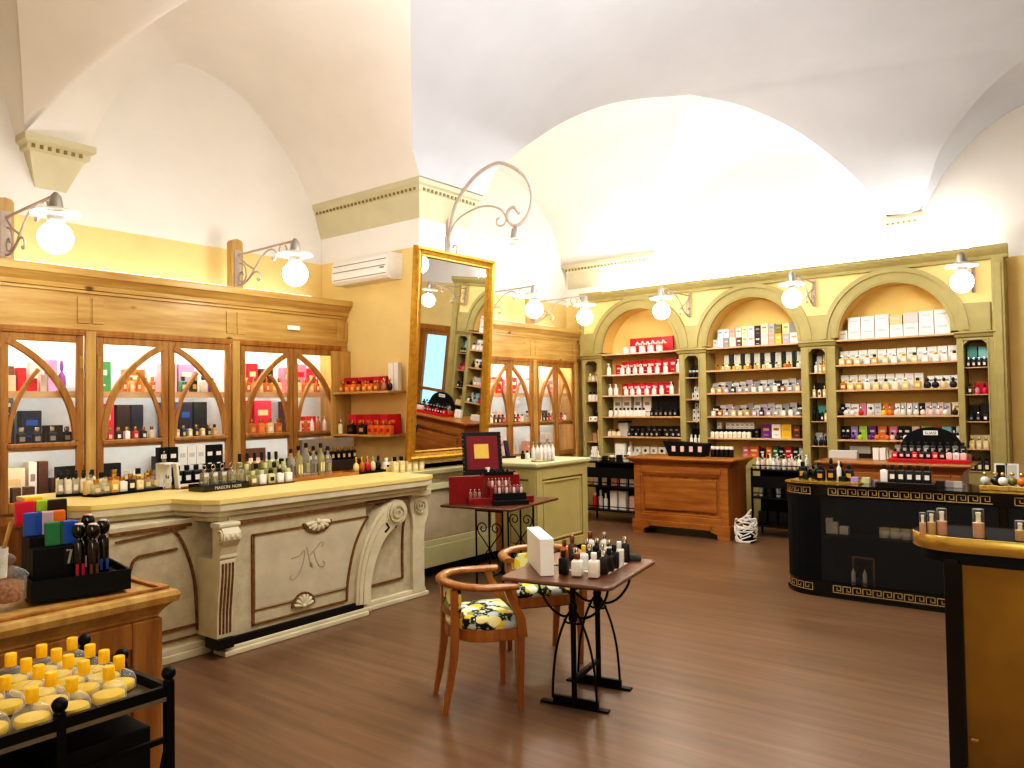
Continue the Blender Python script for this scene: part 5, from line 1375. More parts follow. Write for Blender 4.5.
cabgoods(Y1, 1.55, 2.775, zA, 'lower shelf, '+P, g, [('carton', .52, .6, .32, .1, (('black', 'white'),)), ('carton', .61, .67, .32, .1, (('black', 'white'),)), ('carton', .68, .77, .33, .1, (('white', 'palegrey'),)), ('carton', .78, .85, .33, .1, (('white', 'palegrey'),)), ('carton', .86, .93, .33, .1, (('white', 'palegrey'),)), ('plain', .94, .99, .3, .1, ('black',))])
P = 'cabinet beside the yellow pier'
cabgoods(Y1, 2.855, 4.06, zC, 'top shelf, '+P, g, [('carton', .1, .2, .28, .1, (('pink', 'red'),)), ('carton', .21, .31, .29, .1, (('red', 'palegold'),)), ('plain', .33, .46, .24, .1, ('darkbrown',)), ('carton', .56, .66, .26, .1, (('pink', 'cream'),)), ('carton', .67, .8, .3, .1, (('pink', 'red'),)), ('carton', .81, .9, .26, .1, (('crimson', 'cream'),))] +
         smalls(.06, .48, 7, 'square', [(('palegold', 'white'), 'goldcap'), (('amber', 'white'), 'goldcap'), (('gold', 'cream'), 'chrome')], .14) + smalls(.55, .93, 6, 'square', [(('amber', 'white'), 'goldcap'), (('palegold', 'white'), 'chrome')], .14))
cabgoods(Y1, 2.855, 4.06, zB, 'middle shelf, '+P, g, [('carton', .1, .25, .33, .1, (('red', 'palegold'),)), ('carton', .27, .44, .33, .1, (('crimson', 'palegold'),)), ('carton', .56, .66, .32, .1, (('brown', 'red'),)), ('carton', .68, .9, .16, .1, (('red', 'palegold'),))] +
         smalls(.07, .48, 5, 'square', [(('palegold', 'white'), 'goldcap'), (('amber', 'gold'), 'goldcap'), (('orange', 'gold'), 'goldcap')], .15, .7) + smalls(.55, .95, 6, 'tall', [(('amber', 'red'), 'goldcap'), (('clear', 'white'), 'goldcap')], .16, .6))
cabgoods(Y1, 2.855, 4.06, zA, 'lower shelf, '+P, g, [('carton', .14, .4, .34, .04, (('brown', 'palepink'),)), ('plain', .07, .13, .25, .1, ('white',))])
# far cabinet
for (a, b), P, tops, mids in (((.98, 2.05), 'far cabinet next the mirror', ['orange', 'pink', 'salmon', 'red', 'pink', 'crimson'], ['white', 'palegrey', 'cream', 'palepink', 'white', 'white']), ((2.13, 3.12), 'far cabinet in the corner', ['paleblue', 'salmon', 'cream', 'palegrey', 'pink', 'palegrey'], ['palegrey', 'darkgreen', 'white', 'brown', 'palegrey', 'cream'])):
    cabgoods(Y2, a, b, zC, 'top shelf, '+P, g, [('carton', .06+.155*k, .19+.155*k, .2+.03*(k % 2), .1, ((c, 'white'),)) for k, c in enumerate(tops)])
    cabgoods(Y2, a, b, zB, 'middle shelf, '+P, g, [('carton', .06+.155*k, .17+.155*k, .13+.03*(k % 2), .1, ((c, 'grey'),)) for k, c in enumerate(mids)] + smalls(.06, .95, 11, 'square', [(('darkbrown', 'white'), 'black'), (('red', 'white'), 'black'), (('clear', 'white'), 'chrome'), (('brown', 'cream'), 'black')], .12))
    cabgoods(Y2, a, b, zA, 'lower shelf, '+P, g, [('carton', .1, .22, .2, .1, (('salmon', 'white'),)), ('carton', .26, .42, .18, .1, (('palepink', 'white'),)), ('carton', .56, .68, .3, .1, (('palegrey', 'grey'),)), ('carton', .72, .9, .16, .1, (('palegold', 'brown'),))])

# ------------------------------------------------------------------ goods on the corner shelves
def sidegoods(z, place, rows):
    items(rows, place, lambda f: -6.42+.84*f, YP0-.08, z+.001, 'goods on the corner shelves')
sidegoods(1.815, 'on the upper corner shelf', [('carton', .02+.13*k, .14+.13*k, .15, .06, (('red' if k % 2 else 'crimson', 'orange'),), 0) for k in range(6)] + [('plain', .82, .9, .28, .05, ('white',), 0), ('plain', .91, .99, .28, .05, ('white',), 0)] +
          [('square', .05+.105*k, .13+.105*k, .11, .045, (('orange' if k % 3 else 'amber', 'palegold'), 'black' if k % 2 else 'goldcap'), 0, YP0-.18) for k in range(7)] + [('flacon', .8, .88, .13, .05, ('glass', 'chrome'), 0, YP0-.18), ('flacon', .9, .98, .13, .05, ('darkbrown', 'goldcap'), 0, YP0-.18)])
sidegoods(1.38, 'on the lower corner shelf', [('carton', .1+.145*k, .24+.145*k, .2, .06, (('red' if k % 2 else 'crimson', 'orange'),), 0) for k in range(6)] + [('round', .01, .08, .15, .05, ('cream', 'chrome'), 0, YP0-.18), ('square', .2, .32, .14, .05, (('black', 'brown'), 'goldcap'), 0, YP0-.18), ('square', .4, .52, .14, .05, (('darkbrown', 'gold'), 'goldcap'), 0, YP0-.18)] +
          [('square', .57+.105*k, .66+.105*k, .13, .05, (('orange', 'red'), 'goldcap'), 0, YP0-.18) for k in range(4)])
# ------------------------------------------------------------------ tester trays on the ivory counter
ZC = 1.053
def letters(cu):
    tmp = bpy.data.objects.new('tmp', cu); C.objects.link(tmp); bpy.context.view_layer.update()
    me = bpy.data.meshes.new_from_object(tmp.evaluated_get(bpy.context.evaluated_depsgraph_get()))
    bpy.data.objects.remove(tmp)
    o = bpy.data.objects.new('lettering', me); C.objects.link(o); return o
def tray(label, p, q, d, h=.02, mat=None, name='tester_tray', rim=.006):
    """p,q: left and right front corners on the counter (pixel pairs)"""
    P = p; Q = q; v = Q-P; w = v.length; rz = math.atan2(v.y, v.x)
    t = MB().box(0, w, 0, d, 0, h*.6).box(0, w, 0, rim, h*.6, h).box(0, rim, rim, d, h*.6, h).box(w-rim, w, rim, d, h*.6, h).box(rim, w-rim, d-rim, d, h*.6, h).build(name, mat or BLACKM)
    t.location = (P.x, P.y, P.z); t.rotation_euler[2] = rz
    tag(t, label, 'tray')
    def at(fx, fy, dz=0):
        n = Vector((-v.y, v.x, 0)).normalized(); return P + v*fx + n*(d*fy) + Vector((0, 0, h*.6+.0005+dz))
    return t, at, rz, w
def line(at, rz, n, f0, f1, fy, kind, size, cols_, place, group, wob=0, dz=0):
    for i in range(n):
        f = f0+(f1-f0)*(i/(n-1) if n > 1 else .5)
        c = cols_[i % len(cols_)]; c0 = c[0][0] if isinstance(c[0], tuple) else c[0]
        spawn(kind, at(f, fy, dz), (size[0], size[1], size[2]*(1+wob*((i*37) % 5-2)/4)), c, f'{cw(c0)} {KW[kind]}, {nth(i)} {place}', group, rz)
tA, at, rz, w = tray('long thin black tray of white glass bottles at the left end of the ivory counter', atz(56, 497.5, ZC), atz(95, 495, ZC), .14)
line(at, rz, 5, .12, .9, .35, 'square', (.042, .045, .15), [(('glass', 'white'), 'black'), (('cream', 'white'), 'black')], 'from left in the front row of the left tray', 'bottles on the left tray')
line(at, rz, 5, .08, .94, .8, 'square', (.045, .05, .165), [(('cream', 'white'), 'black')], 'from left in the back row of the left tray', 'bottles on the left tray')
tB, at, rz, w = tray('black tray of amber and clear square bottles, second on the ivory counter', atz(96, 497.5, ZC), atz(163, 489.5, ZC), .16)
line(at, rz, 8, .06, .93, .3, 'square', (.06, .045, .12), [(('glass', 'palegold'), 'goldcap'), (('glass', 'palegold'), 'glass'), (('gold', 'cream'), 'goldcap'), (('clear', 'white'), 'goldcap'), (('darkbrown', 'cream'), 'goldcap'), (('palegold', 'cream'), 'goldcap')], 'from left in the front row of the second tray', 'bottles on the second tray', .25)
line(at, rz, 6, .05, .95, .75, 'square', (.065, .045, .15), [(('palegold', 'cream'), 'glass'), (('palegold', 'white'), 'black'), (('amber', 'cream'), 'goldcap')], 'from left in the back row of the second tray', 'bottles on the second tray', .15)
p = atz(100, 487, ZC); o = MB().cbox(0, 0, 0, .5, .04, .17).build('tester_box', BLACKM); o.location = (p.x-.2, p.y-.0, ZC); o.rotation_euler[2] = PI/2
tag(o, 'low black box standing behind the two left tester trays', 'box')
# white riser
p = atz(170, 489, ZC)
rs = thing('display_riser', 'small white folded riser holding one little bottle on the ivory counter', 'stand', (p.x, p.y, ZC), PI/2)
MB().box(-.06, .06, -.04, .1, .19, .198).prism([(.05, 0), (.065, 0), (.045, .19), (.03, .19)], -.04, .02, 0, 'xz').box(-.06, .06, .09, .1, 0, .19).build('folded_panel', WPLASTIC, rs)
spawn('tall', (p.x-.03, p.y-.03, ZC+.199), (.03, .03, .09), ('glass', 'chrome'), 'tiny clear bottle standing on the white riser', None)
spawn('square', (p.x-.0, p.y-.02, ZC+.001), (.05, .04, .11), (('glass', 'white'), 'chrome'), 'clear bottle standing under the white riser', None)
# tray with lettering, black and white cartons behind
tC, at, rz, w = tray('black tray with pale lettering holding five loop topped bottles', atz(204, 492.5, ZC), atz(249, 487.5, ZC), .2, .05, BLACK)
for word, fx in (('MAISON', .4), ('NOIR', .72)):
    txt = bpy.data.curves.new('lettering', 'FONT'); txt.body = word; txt.size = .034; txt.extrude = .0004; txt.align_x = 'CENTER'; txt.materials.append(col('palegrey'))
    to = letters(txt); to.parent = tC; to.location = (w*fx, -.001, .012); to.rotation_euler = (PI/2, 0, 0)
line(at, rz, 5, .12, .92, .35, 'loop', (.068, .05, .165), [(('glass', 'olive'), 'chrome')], 'from left on the lettered black tray', 'loop topped bottles on the lettered tray')
rz0 = PI/2
def crow(u0, u1, v, z, n, kind, size, cols_, place, group, dx=0):
    """a row on the counter between two sight lines, facing the room"""
    A, B = atz(u0, v[0], ZC), atz(u1, v[1], ZC)
    for i in range(n):
        q = A.lerp(B, i/(n-1) if n > 1 else .5); c = cols_[i % len(cols_)]; c0 = c[0][0] if isinstance(c[0], tuple) else c[0]
        spawn(kind, (q.x+dx, q.y, z), size, c, f'{cw(c0)} {KW[kind]}, {nth(i)} from left {place}', group, rz0)
g = 'black and white cartons behind the lettered tray'
sp_ = MB().box(0, .58, -.0, .1, 0, .1).build('step_stand', BLACKM); q0 = atz(176, 487, ZC); sp_.location = (q0.x-.25, q0.y-.0, ZC); sp_.rotation_euler[2] = PI/2
tag(sp_, 'long black step behind the lettered tray, under the black and white cartons', 'stand')
for i in range(7):
    c = ('black', 'white') if i in (0, 1, 5, 6) else ('white', 'palegrey')
    spawn('carton', (q0.x-.3, q0.y+.045+i*.081, ZC+.1005), (.076, .06, .2), (c,), f'{c[0]} carton, {nth(i)} from left on the long black step', g, rz0)
for i in range(7):
    spawn('square', (q0.x-.2, q0.y+.04+i*.081, ZC+.001), (.07, .05, .15), (('black', 'white'), 'black'), f'black square bottle, {nth(i)} from left in front of the long black step', g, rz0)
# green bottles
tD, at, rz, w = tray('low dark tray of pale green square bottles beside the lettered tray', atz(252, 487, ZC), atz(295, 482.5, ZC), .2, .014, WALNUT)
PG = ('tint', 'cream')
line(at, rz, 5, .1, .92, .25, 'square', (.06, .045, .11), [((PG), 'palegreen'), (('clear', 'white'), 'palegreen'), (('palegreen', 'black'), 'darkbrown'), (('clear', 'white'), 'black'), (('clear', 'white'), 'palegreen')], 'from left in the front row of pale green bottles', 'pale green bottles')
line(at, rz, 5, .08, .94, .62, 'square', (.055, .05, .16), [((PG), 'palegreen'), (('tint', 'black'), 'black')], 'from left in the middle row of pale green bottles', 'pale green bottles')
line(at, rz, 6, .05, .9, 1.0, 'square', (.04, .04, .24), [(('tint', 'black'), 'black')], 'from left in the tall back row of green bottles', 'pale green bottles')
# wooden tray
tE, at, rz, w = tray('brown wooden tray of tall stoppered bottles on the ivory counter', atz(290, 482.5, ZC), atz(359, 474.5, ZC), .2, .03, OAKX)
line(at, rz, 6, .1, .62, .4, 'tall', (.075, .06, .27), [(('glass', 'darkbrown'), 'black'), (('tint', 'cream'), 'black'), (('glass', 'olive'), 'black')], 'from left on the brown wooden tray', 'tall bottles on the wooden tray', .15)
line(at, rz, 2, .05, .14, .75, 'square', (.07, .05, .17), [(('white', 'black'), 'black'), (('black', 'white'), 'black')], 'from left at the back of the wooden tray', 'tall bottles on the wooden tray')
# sloped tester case
q = atz(357, 472, ZC)
cs2 = thing('tester_case', 'open dark tester case with a sloped lid behind the wooden tray', 'case', (q.x-.28, q.y-.33, ZC), PI/2)
MB().box(0, .62, 0, .16, 0, .1).build('case_body', solid('case_brown', '#4b3b30', .5), cs2, bevel=.004)
MB().prism([(.1, .2), (.16, .19), (.16, .3), (.1, .31)], 0, .62, 0, 'yz').prism([(.1, .1), (.16, .1), (.16, .2), (.1, .2)], .0, .62, 0, 'yz').build('case_lid', solid('case_taupe', '#8f8170', .55), cs2, bevel=.004)
for i in range(9):
    spawn('square', (q.x-.28-.05, q.y-.33+.045+i*.066, ZC+.101), (.045, .035, .12), (('darkbrown', 'palegold'), 'goldcap'), f'small gold capped tester, {nth(i)} from left in the dark case', 'testers in the dark case', PI/2)
# right tray
tF, at, rz, w = tray('black tray of small coloured bottles at the right end of the ivory counter', atz(359, 474.5, ZC), atz(386, 471.5, ZC), .16, .02)
line(at, rz, 5, .1, .92, .45, 'flacon', (.06, .05, .14), [('palegold', 'goldcap'), ('amber', 'goldcap'), ('red', 'goldcap'), ('palegold', 'glass'), ('black', 'black')], 'from left on the right hand black tray', 'bottles on the right hand tray')
crow(390, 425, (471, 467.5), ZC+.001, 6, 'square', (.055, .045, .12), [(('white', 'black'), 'white'), (('clear', 'black'), 'white')], 'at the right end of the ivory counter', 'white and black bottles on the counter end', -.05)
crow(386, 412, (464, 462), ZC+.001, 4, 'round', (.06, .06, .15), [('amber', 'white'), ('white', 'white'), ('darkbrown', 'black')], 'behind the white and black bottles', 'white and black bottles on the counter end', -.1)
# on the sage counter ledge, under the mirror
for i in range(5):
    spawn('square', (-5.31, 5.03+i*.085, 1.0365), (.062, .05, .15), (('palegold', 'cream'), 'black'), f'pale gold bottle with black cap, {nth(i)} from left under the mirror', 'black capped bottles under the mirror', PI/2)
o = MB().prism([(0, 0), (.16, 0), (.19, .3), (.03, .3)], 0, .02, 0, 'xz').build('tablet_stand', BLACK); o.location = (-5.33, 5.1, 1.095-.0); o.location = (-5.40, 5.5, 1.091); o.rotation_euler[2] = PI/2
tag(o, 'black tilted panel standing on the ledge below the mirror', 'panel')
# on the sage block
q = atz(543, 461, 1.05)
tb = MB().lathe([(.15, 0), (.17, .004), (.17, .016), (.155, .016), (.15, .006)], 28, sx=1, sy=.55).build('oval_tray', BRASS); tb.location = (q.x, q.y, 1.051); tb.rotation_euler[2] = PI/2
tag(tb, 'oval brass tray of white bottles on the sage counter block', 'tray')
for i in range(8):
    spawn('tall', (q.x+(.04 if i % 2 else -.03), q.y-.13+i*.037, 1.0585), (.042, .042, .2), (('white', 'palegrey'), 'chrome'), f'white slim bottle, {nth(i)} from left on the oval brass tray', 'white bottles on the oval tray')
q = atz(507, 458, 1.05)
ph = thing('card_terminal', 'dark purple handset on a black base at the sage counter block', 'phone', (q.x, q.y, 1.051), math.radians(60))
MB().box(-.09, .09, -.06, .06, 0, .025).build('base', BLACK, ph, bevel=.006)
o = MB().prism([(-.005, .02), (.03, .02), (.0, .2), (-.035, .2)], -.03, .03, 0, 'xz').build('handset', solid('purple_handset', '#4b3560', .25), ph, bevel=.008)
for i in range(3):
    q = atz(523+i*4.5, 459-.5*i, 1.05)
    spawn('round', (q.x, q.y, 1.051), (.05, .05, .09), (('black', 'white', 'brown')[i], 'black'), f'small {("black", "white", "brown")[i]} bottle beside the purple handset', 'small bottles beside the handset')

# ------------------------------------------------------------------ little bottles in the red chest (children stay top-level things)
def chest(lx, ly, z):
    a = rc.rotation_euler[2]; return (rc.location.x+lx*math.cos(a)-ly*math.sin(a), rc.location.y+lx*math.sin(a)+ly*math.cos(a), .75+z)
for i in range(7):
    spawn('round', chest(-.0+i*.032, -.1, .159), (.026, .026, .075), (('glass', 'palepink')[i % 2], 'chrome'), f'tiny clear bottle, {nth(i)} from left on the upper tier of the red chest', 'tiny bottles in the red chest', rc.rotation_euler[2])
for i in range(8):
    spawn('round', chest(.05+i*.034, -.17, .101), (.026, .026, .075), (('glass', 'palepink')[i % 2], 'chrome'), f'tiny clear bottle, {nth(i)} from left on the lower tier of the red chest', 'tiny bottles in the red chest', rc.rotation_euler[2])
for i in range(3):
    spawn('round', chest(-.17+i*.04, -.1, .061), (.03, .03, .08), ('glass', 'chrome'), f'tiny clear bottle, {nth(i)} from left on the red drawer', 'tiny bottles in the red chest', rc.rotation_euler[2])
for i in range(6):
    spawn('round', chest(-.01+i*.04, -.035, .286), (.024, .024, .03), ('black', 'black'), f'short black bottle, {nth(i)} from left on the black top tray of the chest', 'tiny bottles in the red chest', rc.rotation_euler[2])
spawn('plain', chest(.02, .06, .261), (.04, .03, .06), ('white',), 'small white card in front of the chest lid', None, rc.rotation_euler[2], 'card', 'card')

# ------------------------------------------------------------------ on the small pedestal table
ZT = .721
A, B, D_ = atz(527.5, 561, ZT), atz(540.5, 576.5, ZT), atz(551, 575.5, ZT)
bx = thing('gift_box', 'tall plain white box standing on edge at the table corner', 'box', (B.x, B.y, ZT), math.atan2(A.y-B.y, A.x-B.x))
lw = (A-B).length; dp = .075
MB().box(0, lw, -dp, 0, 0, .2).build('box_body', solid('bright_white_board', '#f6f5f1', .5, var=.01), bx, bevel=.003)
MB().box(-.001, lw*.999, -dp-.001, .001, .165, .2015).build('box_lid', solid('bright_white_board', '#f6f5f1', .5), bx, bevel=.003)
tl_ = MB().box(-.17, .17, -.2, .2, 0, .004).build('glass_mat', solid('pale_mat', '#cfc8bb', .3)); q = atz(580, 568, ZT); tl_.location = (-2.33, 3.78, ZT); tl_.rotation_euler[2] = math.radians(10)
tl_.scale = (.7, .8, 1); tag(tl_, 'pale square mat lying on the small table beneath some bottles', 'mat')
pen = MB().tube([(0, 0, .008), (.09, .0, .014)], [.004, .006], 8).build('pen', BLACK); q = atz(551, 567, ZT+.005); pen.location = (q.x, q.y, ZT+.005); pen.rotation_euler[2] = .6
tag(pen, 'thin black pen lying by the white box on the small table', 'pen')
tab = [(564, 574.5, 'square', .05, .135, 'black', 'black'), (577.4, 576, 'square', .058, .125, 'white', 'coppercap'), (594.2, 577.5, 'square', .058, .135, 'white', 'white'), (584, 570, 'round', .055, .14, 'white', 'yellow'), (604, 574, 'square', .05, .13, 'darkbrown', 'chrome'),
       (590, 567, 'square', .05, .13, 'black', 'chrome'), (609.5, 571.5, 'square', .05, .13, 'darkbrown', 'black'), (614.5, 568.5, 'square', .05, .135, 'black', 'black'), (619.5, 565.6, 'square', .05, .14, 'white', 'white'), (625, 561.5, 'square', .05, .15, 'black', 'chrome'),
       (564.5, 565, 'round', .05, .15, 'amber', 'coppercap'), (572.5, 562, 'round', .055, .16, 'brown', 'coppercap'), (576, 568.5, 'square', .05, .12, 'darkbrown', 'chrome'), (590.5, 557.5, 'round', .055, .16, 'white', 'coppercap'), (597.5, 562.5, 'square', .05, .145, 'black', 'chrome'), (604.5, 557.5, 'round', .05, .16, 'white', 'chrome'),
       (602, 567.5, 'square', .05, .135, 'black', 'chrome'), (609, 563.5, 'square', .05, .14, 'white', 'chrome'), (587, 562, 'square', .048, .14, 'navy', 'chrome')]
loc_ = ['front left corner', 'front edge, left of centre', 'front edge, at centre', 'behind the front white bottle', 'front edge, right of centre', 'middle of the cluster', 'right edge, near the front', 'right edge, at mid length', 'right edge, towards the back', 'back right corner by the grey pouch', 'left edge behind the black bottle', 'left edge towards the back', 'left of the middle', 'back edge, left', 'back half, centre', 'back edge, right', 'just behind the front brown bottle', 'back half, right', 'back half, left']
tq = [atz(r[0], r[1], ZT) for r in tab]
for it in range(60):
    for i in range(len(tq)):
        for j in range(i):
            d_ = tq[i]-tq[j]; mn = (tab[i][3]+tab[j][3])*.5*1.08
            if d_.length < mn: m_ = d_.normalized()*(mn-d_.length)/2; tq[i] += m_; tq[j] -= m_
for q, (u, v, k, w, h, c, cap), l in zip(tq, tab, loc_):
    capn = dict(chrome='chrome', coppercap='copper').get(cap, cap)
    spawn(k, (q.x, q.y, ZT+.0045), (w*.98, w*.98, h*.95), ((c, 'palegrey' if c == 'navy' else c), cap), f'{cw(c)} bottle with {capn} cap on the small table, {l}', 'perfume bottles on the small table', math.radians(20))
q = atz(633, 560, ZT)
po = MB().rings([[(x*k, y*k, z) for x, y in rrect(.05, .035, .02)] for k, z in ((.95, 0), (1, .01), (.9, .025), (.55, .034))], 0, True).build('pouch', solid('grey_felt', '#3f3f3b', .9)); po.location = (q.x, q.y, ZT); po.rotation_euler[2] = .4
tag(po, 'small dark grey pouch on the far corner of the small table', 'pouch')

# ------------------------------------------------------------------ near pine counter: black tray, card holder, jar
ZP = .973
A, B = atz(31, 604, ZP), atz(131, 588.5, ZP)
tk, at, rz, w = tray('big black tray at the edge of the near pine counter', A, B, .36, .075, BLACKM, 'display_tray', .008)
v = (B-A); n = Vector((-v.y, v.x, 0)).normalized()
hold = thing('card_holder', 'black stepped holder full of coloured cards on the near pine counter', 'holder', tuple(A+v*.06+n*.09+Vector((0, 0, .046))), rz)
hw = w*.42
MB().box(0, hw, .0, .07, 0, .13).box(0, hw, .07, .14, 0, .165).box(0, hw, .14, .24, 0, .2).build('stepped_body', BLACKM, hold, bevel=.003)
MB().box(hw*.74, hw*.93, -.001, .0, .06, .12).build('emblem', col('black'), hold)
emb = MB(); emb.ribbon([(hw*.78, .115), (hw*.9, .115), (hw*.83, .065)], .008, -.003, -.001); emb.build('numeral', col('silver'), hold)
def card(fx, fy, z, c, label):
    q = A+v*.06+n*(.09+fy)+v.normalized()*(fx*hw)
    o = MB().box(-.033, .033, -.012, .012, 0, .09).build('colour_card', [solid('card_'+c, HEX[c], .35, coat=.3)], bevel=.006)
    o.location = (q.x, q.y, A.z+.046+z); o.rotation_euler[2] = rz
    tag(o, label, 'card', 'coloured cards in the black holder')
for fx, fy, z, c, l in ((.55, .035, .131, 'green', 'green card standing foremost in the black holder'), (.86, .035, .131, 'blue', 'deep blue card at the right front of the black holder'), (.36, .1, .166, 'mauve', 'purple card in the middle step of the black holder'), (.12, .1, .166, 'blue', 'bright blue card left in the middle step of the holder'),
                        (.66, .105, .166, 'orange', 'orange card in the middle step of the black holder'), (.02, .19, .201, 'crimson', 'pink red card at the left back of the holder'), (.24, .21, .215, 'yellow', 'tall yellow card at the back of the holder'), (.52, .2, .201, 'lime', 'lime green card at the back of the holder'), (.8, .18, .201, 'darkbrown', 'dark printed card at the back of the holder')):
    card(fx, fy, z, c, l)
for i, (u, vv, lab, cc) in enumerate(((79, 580.5, 'black bottle with pink label and round cap, left of four on near counter', 'crimson'), (88, 572, 'black bottle with round cap, rearmost of four on near counter', 'palepink'), (93, 580.5, 'black bottle with dark red label, front of four on near counter', 'brown'), (103, 574.5, 'black bottle with blue label and round cap, right of four on near counter', 'blue'))):
    q = atz(u, vv, ZP+.046)
    spawn('ball', (q.x, q.y, ZP+.0465), (.05, .05, .215 if i != 1 else .23), ((BLACK, cc), (BLACK, ('palepink', 'salmon', 'palepink', 'silver')[i])), lab, 'ball capped bottles on the near pine counter', rz)
q = atz(8, 606, ZP)
FGLJ = glass('jar_clear_glass', '#fbfbf6', .95, .02)
jr = thing('lidded_jar', 'round glass jar of dried petals with knobbed glass lid', 'jar', (q.x, q.y, ZP+.012))
MB().lathe([(.05, 0), (.056, .01), (.056, .085), (.05, .09)], 20, cap=(True, False)).build('jar_glass', FGLJ, jr)
MB().lathe([(.047, .006), (.05, .015), (.05, .07), (.03, .075)], 18).build('petals', solid('dried_petals', '#8a5a3c', .8, var=.6, scale=90, bump=.5), jr)
MB().lathe([(.062, .088), (.064, .094), (.05, .11), (.02, .125), (.01, .13), (.02, .14), (.024, .155), (.012, .168), (.002, .17)], 20).build('jar_lid', FGLJ, jr)
q = atz(1, 583, ZP)
cu = thing('striped_cup', 'striped cup of wooden blotter sticks at the left edge of the picture', 'cup', (q.x-.06, q.y+.005, ZP+.012))
MB().lathe([(.035, 0), (.04, .12)], 16, cap=(True, False)).build('cup_body', col('palegrey'), cu)
MB().tube([(0, 0, .02), (.06, .04, .24)], .005, 6).tube([(0, 0, .02), (-.01, .05, .22)], .004, 6).build('stick', PINE, cu)

# ------------------------------------------------------------------ yellow capped flasks on the iron stand
FL = [(90, 205), (207, 150), (157, 235), (307, 165), (390, 118), (490, 150), (340, 212), (433, 217), (568, 183), (627, 222), (208, 265), (265, 310), (570, 275), (360, 340), (35, 330), (158, 395), (-40, 440), (-75, 300), (-20, 240)]
SCENT = solid('yellow_scent', '#dcb91c', .3); FGL = glass('flask_glass', '#fdfcf4', .9, .02)
YC = solid('yellow_cap', '#efb91e', .35, var=.05)
pts = [(Vector(atz(u/5.19, 620+v/5.19, SZ+.075)), u, v) for u, v in FL]
for it in range(60):
    for i in range(len(pts)):
        for j in range(i):
            a_, b_ = pts[i][0], pts[j][0]; d_ = Vector((a_.x-b_.x, a_.y-b_.y, 0)); L_ = d_.length
            if L_ < .0905:
                m_ = d_/max(L_, 1e-4)*(.0905-L_)/2; a_ += m_; b_ -= m_
        p = pts[i][0]; p.x = min(-2.14, max(-2.54, p.x)); p.y = min(1.05, max(.34, p.y))
order = sorted(range(len(pts)), key=lambda i: pts[i][2])
rowname = ['back row', 'second row', 'third row', 'front row']
for k, i in enumerate(order):
    p, u, v = pts[i]; p.x = min(-2.15, max(-2.53, p.x)); p.y = min(1.045, max(.34, p.y)); rw = min(3, k//5)
    spawn('flask', (p.x, p.y, SZ+.001), (.088, .088, .095), (FGL, YC, SCENT), f'yellow capped clear flask, {nth(k % 5)} in the {rowname[rw]} on the iron stand', 'yellow capped flasks on the iron stand')
for i in range(3):
    o = MB().box(-.2, .2, -.12, .12, 0, .12+.02*i).build('dark_carton', [BLACKM], bevel=.004); o.location = (-2.34, .41+i*.28, .613)
    tag(o, f'dark box, {nth(i)} on the lower shelf of the iron stand', 'box', 'dark boxes in the iron stand')

# ------------------------------------------------------------------ black counter: on top and behind the glass
Y0b = 6.76
gt = MB().prism(rrect(.3, .14, .07), 0, .012).build('gilt_tray', [GOLD]); gt.location = (-1.97, Y0b+.28, .941)
tag(gt, 'flat gilt tray under black bottles on the round end of the black counter', 'tray')
for i, (dx, dy, h) in enumerate(((-.2, .02, .15), (-.12, .06, .13), (-.05, .0, .15), (.03, .07, .19), (.06, -.03, .14), (.12, .04, .16), (.2, .0, .14), (-.15, -.06, .12), (-.02, -.07, .13))):
    spawn('flacon' if i % 2 else 'square', (-2.0+dx, Y0b+.3+dy, .9535), (.065, .055, h), ((('black', 'gold'), 'black')), f'black bottle, {nth(i)} counted on the gilt tray at the counter end', 'black bottles on the gilt tray')
spawn('tall', (-1.88, Y0b+.28, .9535), (.04, .04, .17), ('white', 'white'), 'single white slim bottle among black ones on the gilt tray', None)
pl_ = MB().box(-.22, .22, -.07, .07, 0, .03).build('bottle_stand', BLACK, bevel=.003); pl_.location = (-1.34, Y0b+.2, .941)
tag(pl_, 'low black plinth under six square bottles on the black counter', 'stand')
for i in range(6):
    spawn('square', (-1.5+i*.064, Y0b+.2, .9715), (.057, .045, .14), (('white' if i == 0 else 'darkbrown', 'white'), 'black'), f'black capped square bottle, {nth(i)} from left on the low black plinth', 'square bottles on the black plinth')
for i, (u, c) in enumerate(((838, 'black'), (850, 'lavender'), (861, 'palegreen'), (879, 'orange'), (884, 'cream'), (935, 'darkbrown'), (945, 'grey'), (953, 'silver'))):
    q = atz(u, 484+(u-838)*.06, .941)
    spawn('plain', (q.x, Y0b+.25, .941), (.06, .05, .05), (c,), f'low {cw(c)} box, {nth(i)} from left along the black counter top', 'low boxes on the black counter', 0)
for i, (u, c) in enumerate(((985, 'palegrey'), (995, 'darkbrown'), (1003, 'white'), (1012, 'olive'), (1022, 'orange'))):
    q = aty(u, 482, Y0b+.2)
    t = thing('puff_flacon', f'{("pale grey", "dark brown", "white", "olive green", "orange")[i]} rounded flacon with gold base at the right end of the black counter', 'bottle', (q.x, Y0b+.2+.03*(i % 2), .941), 0, 'rounded flacons on gold bases')
    MB().box(-.035, .035, -.035, .035, 0, .035).build('gold_base', GOLD, t, bevel=.003)
    MB().sphere((0, 0, .07), .034, 14, 10).build('round_body', col(c, True), t)
    MB().lathe([(.012, .112), (.018, .12), (.012, .135), (.002, .14)], 10).build('stopper', BRASS, t)
for i, u in enumerate((1001, 1012)):
    q = aty(u, 478, Y0b+.4)
    fr_ = thing('picture_card', f'{("black", "white")[i]} framed card behind the rounded flacons', 'card', (q.x, Y0b+.42, .941))
    MB().frame(-.045, .045, 0, .19, .012, -.005, .005).build('frame', col('white'), fr_); MB().box(-.035, .035, -.002, .002, .01, .18).build('card_face', col('black' if i == 0 else 'palegrey'), fr_)
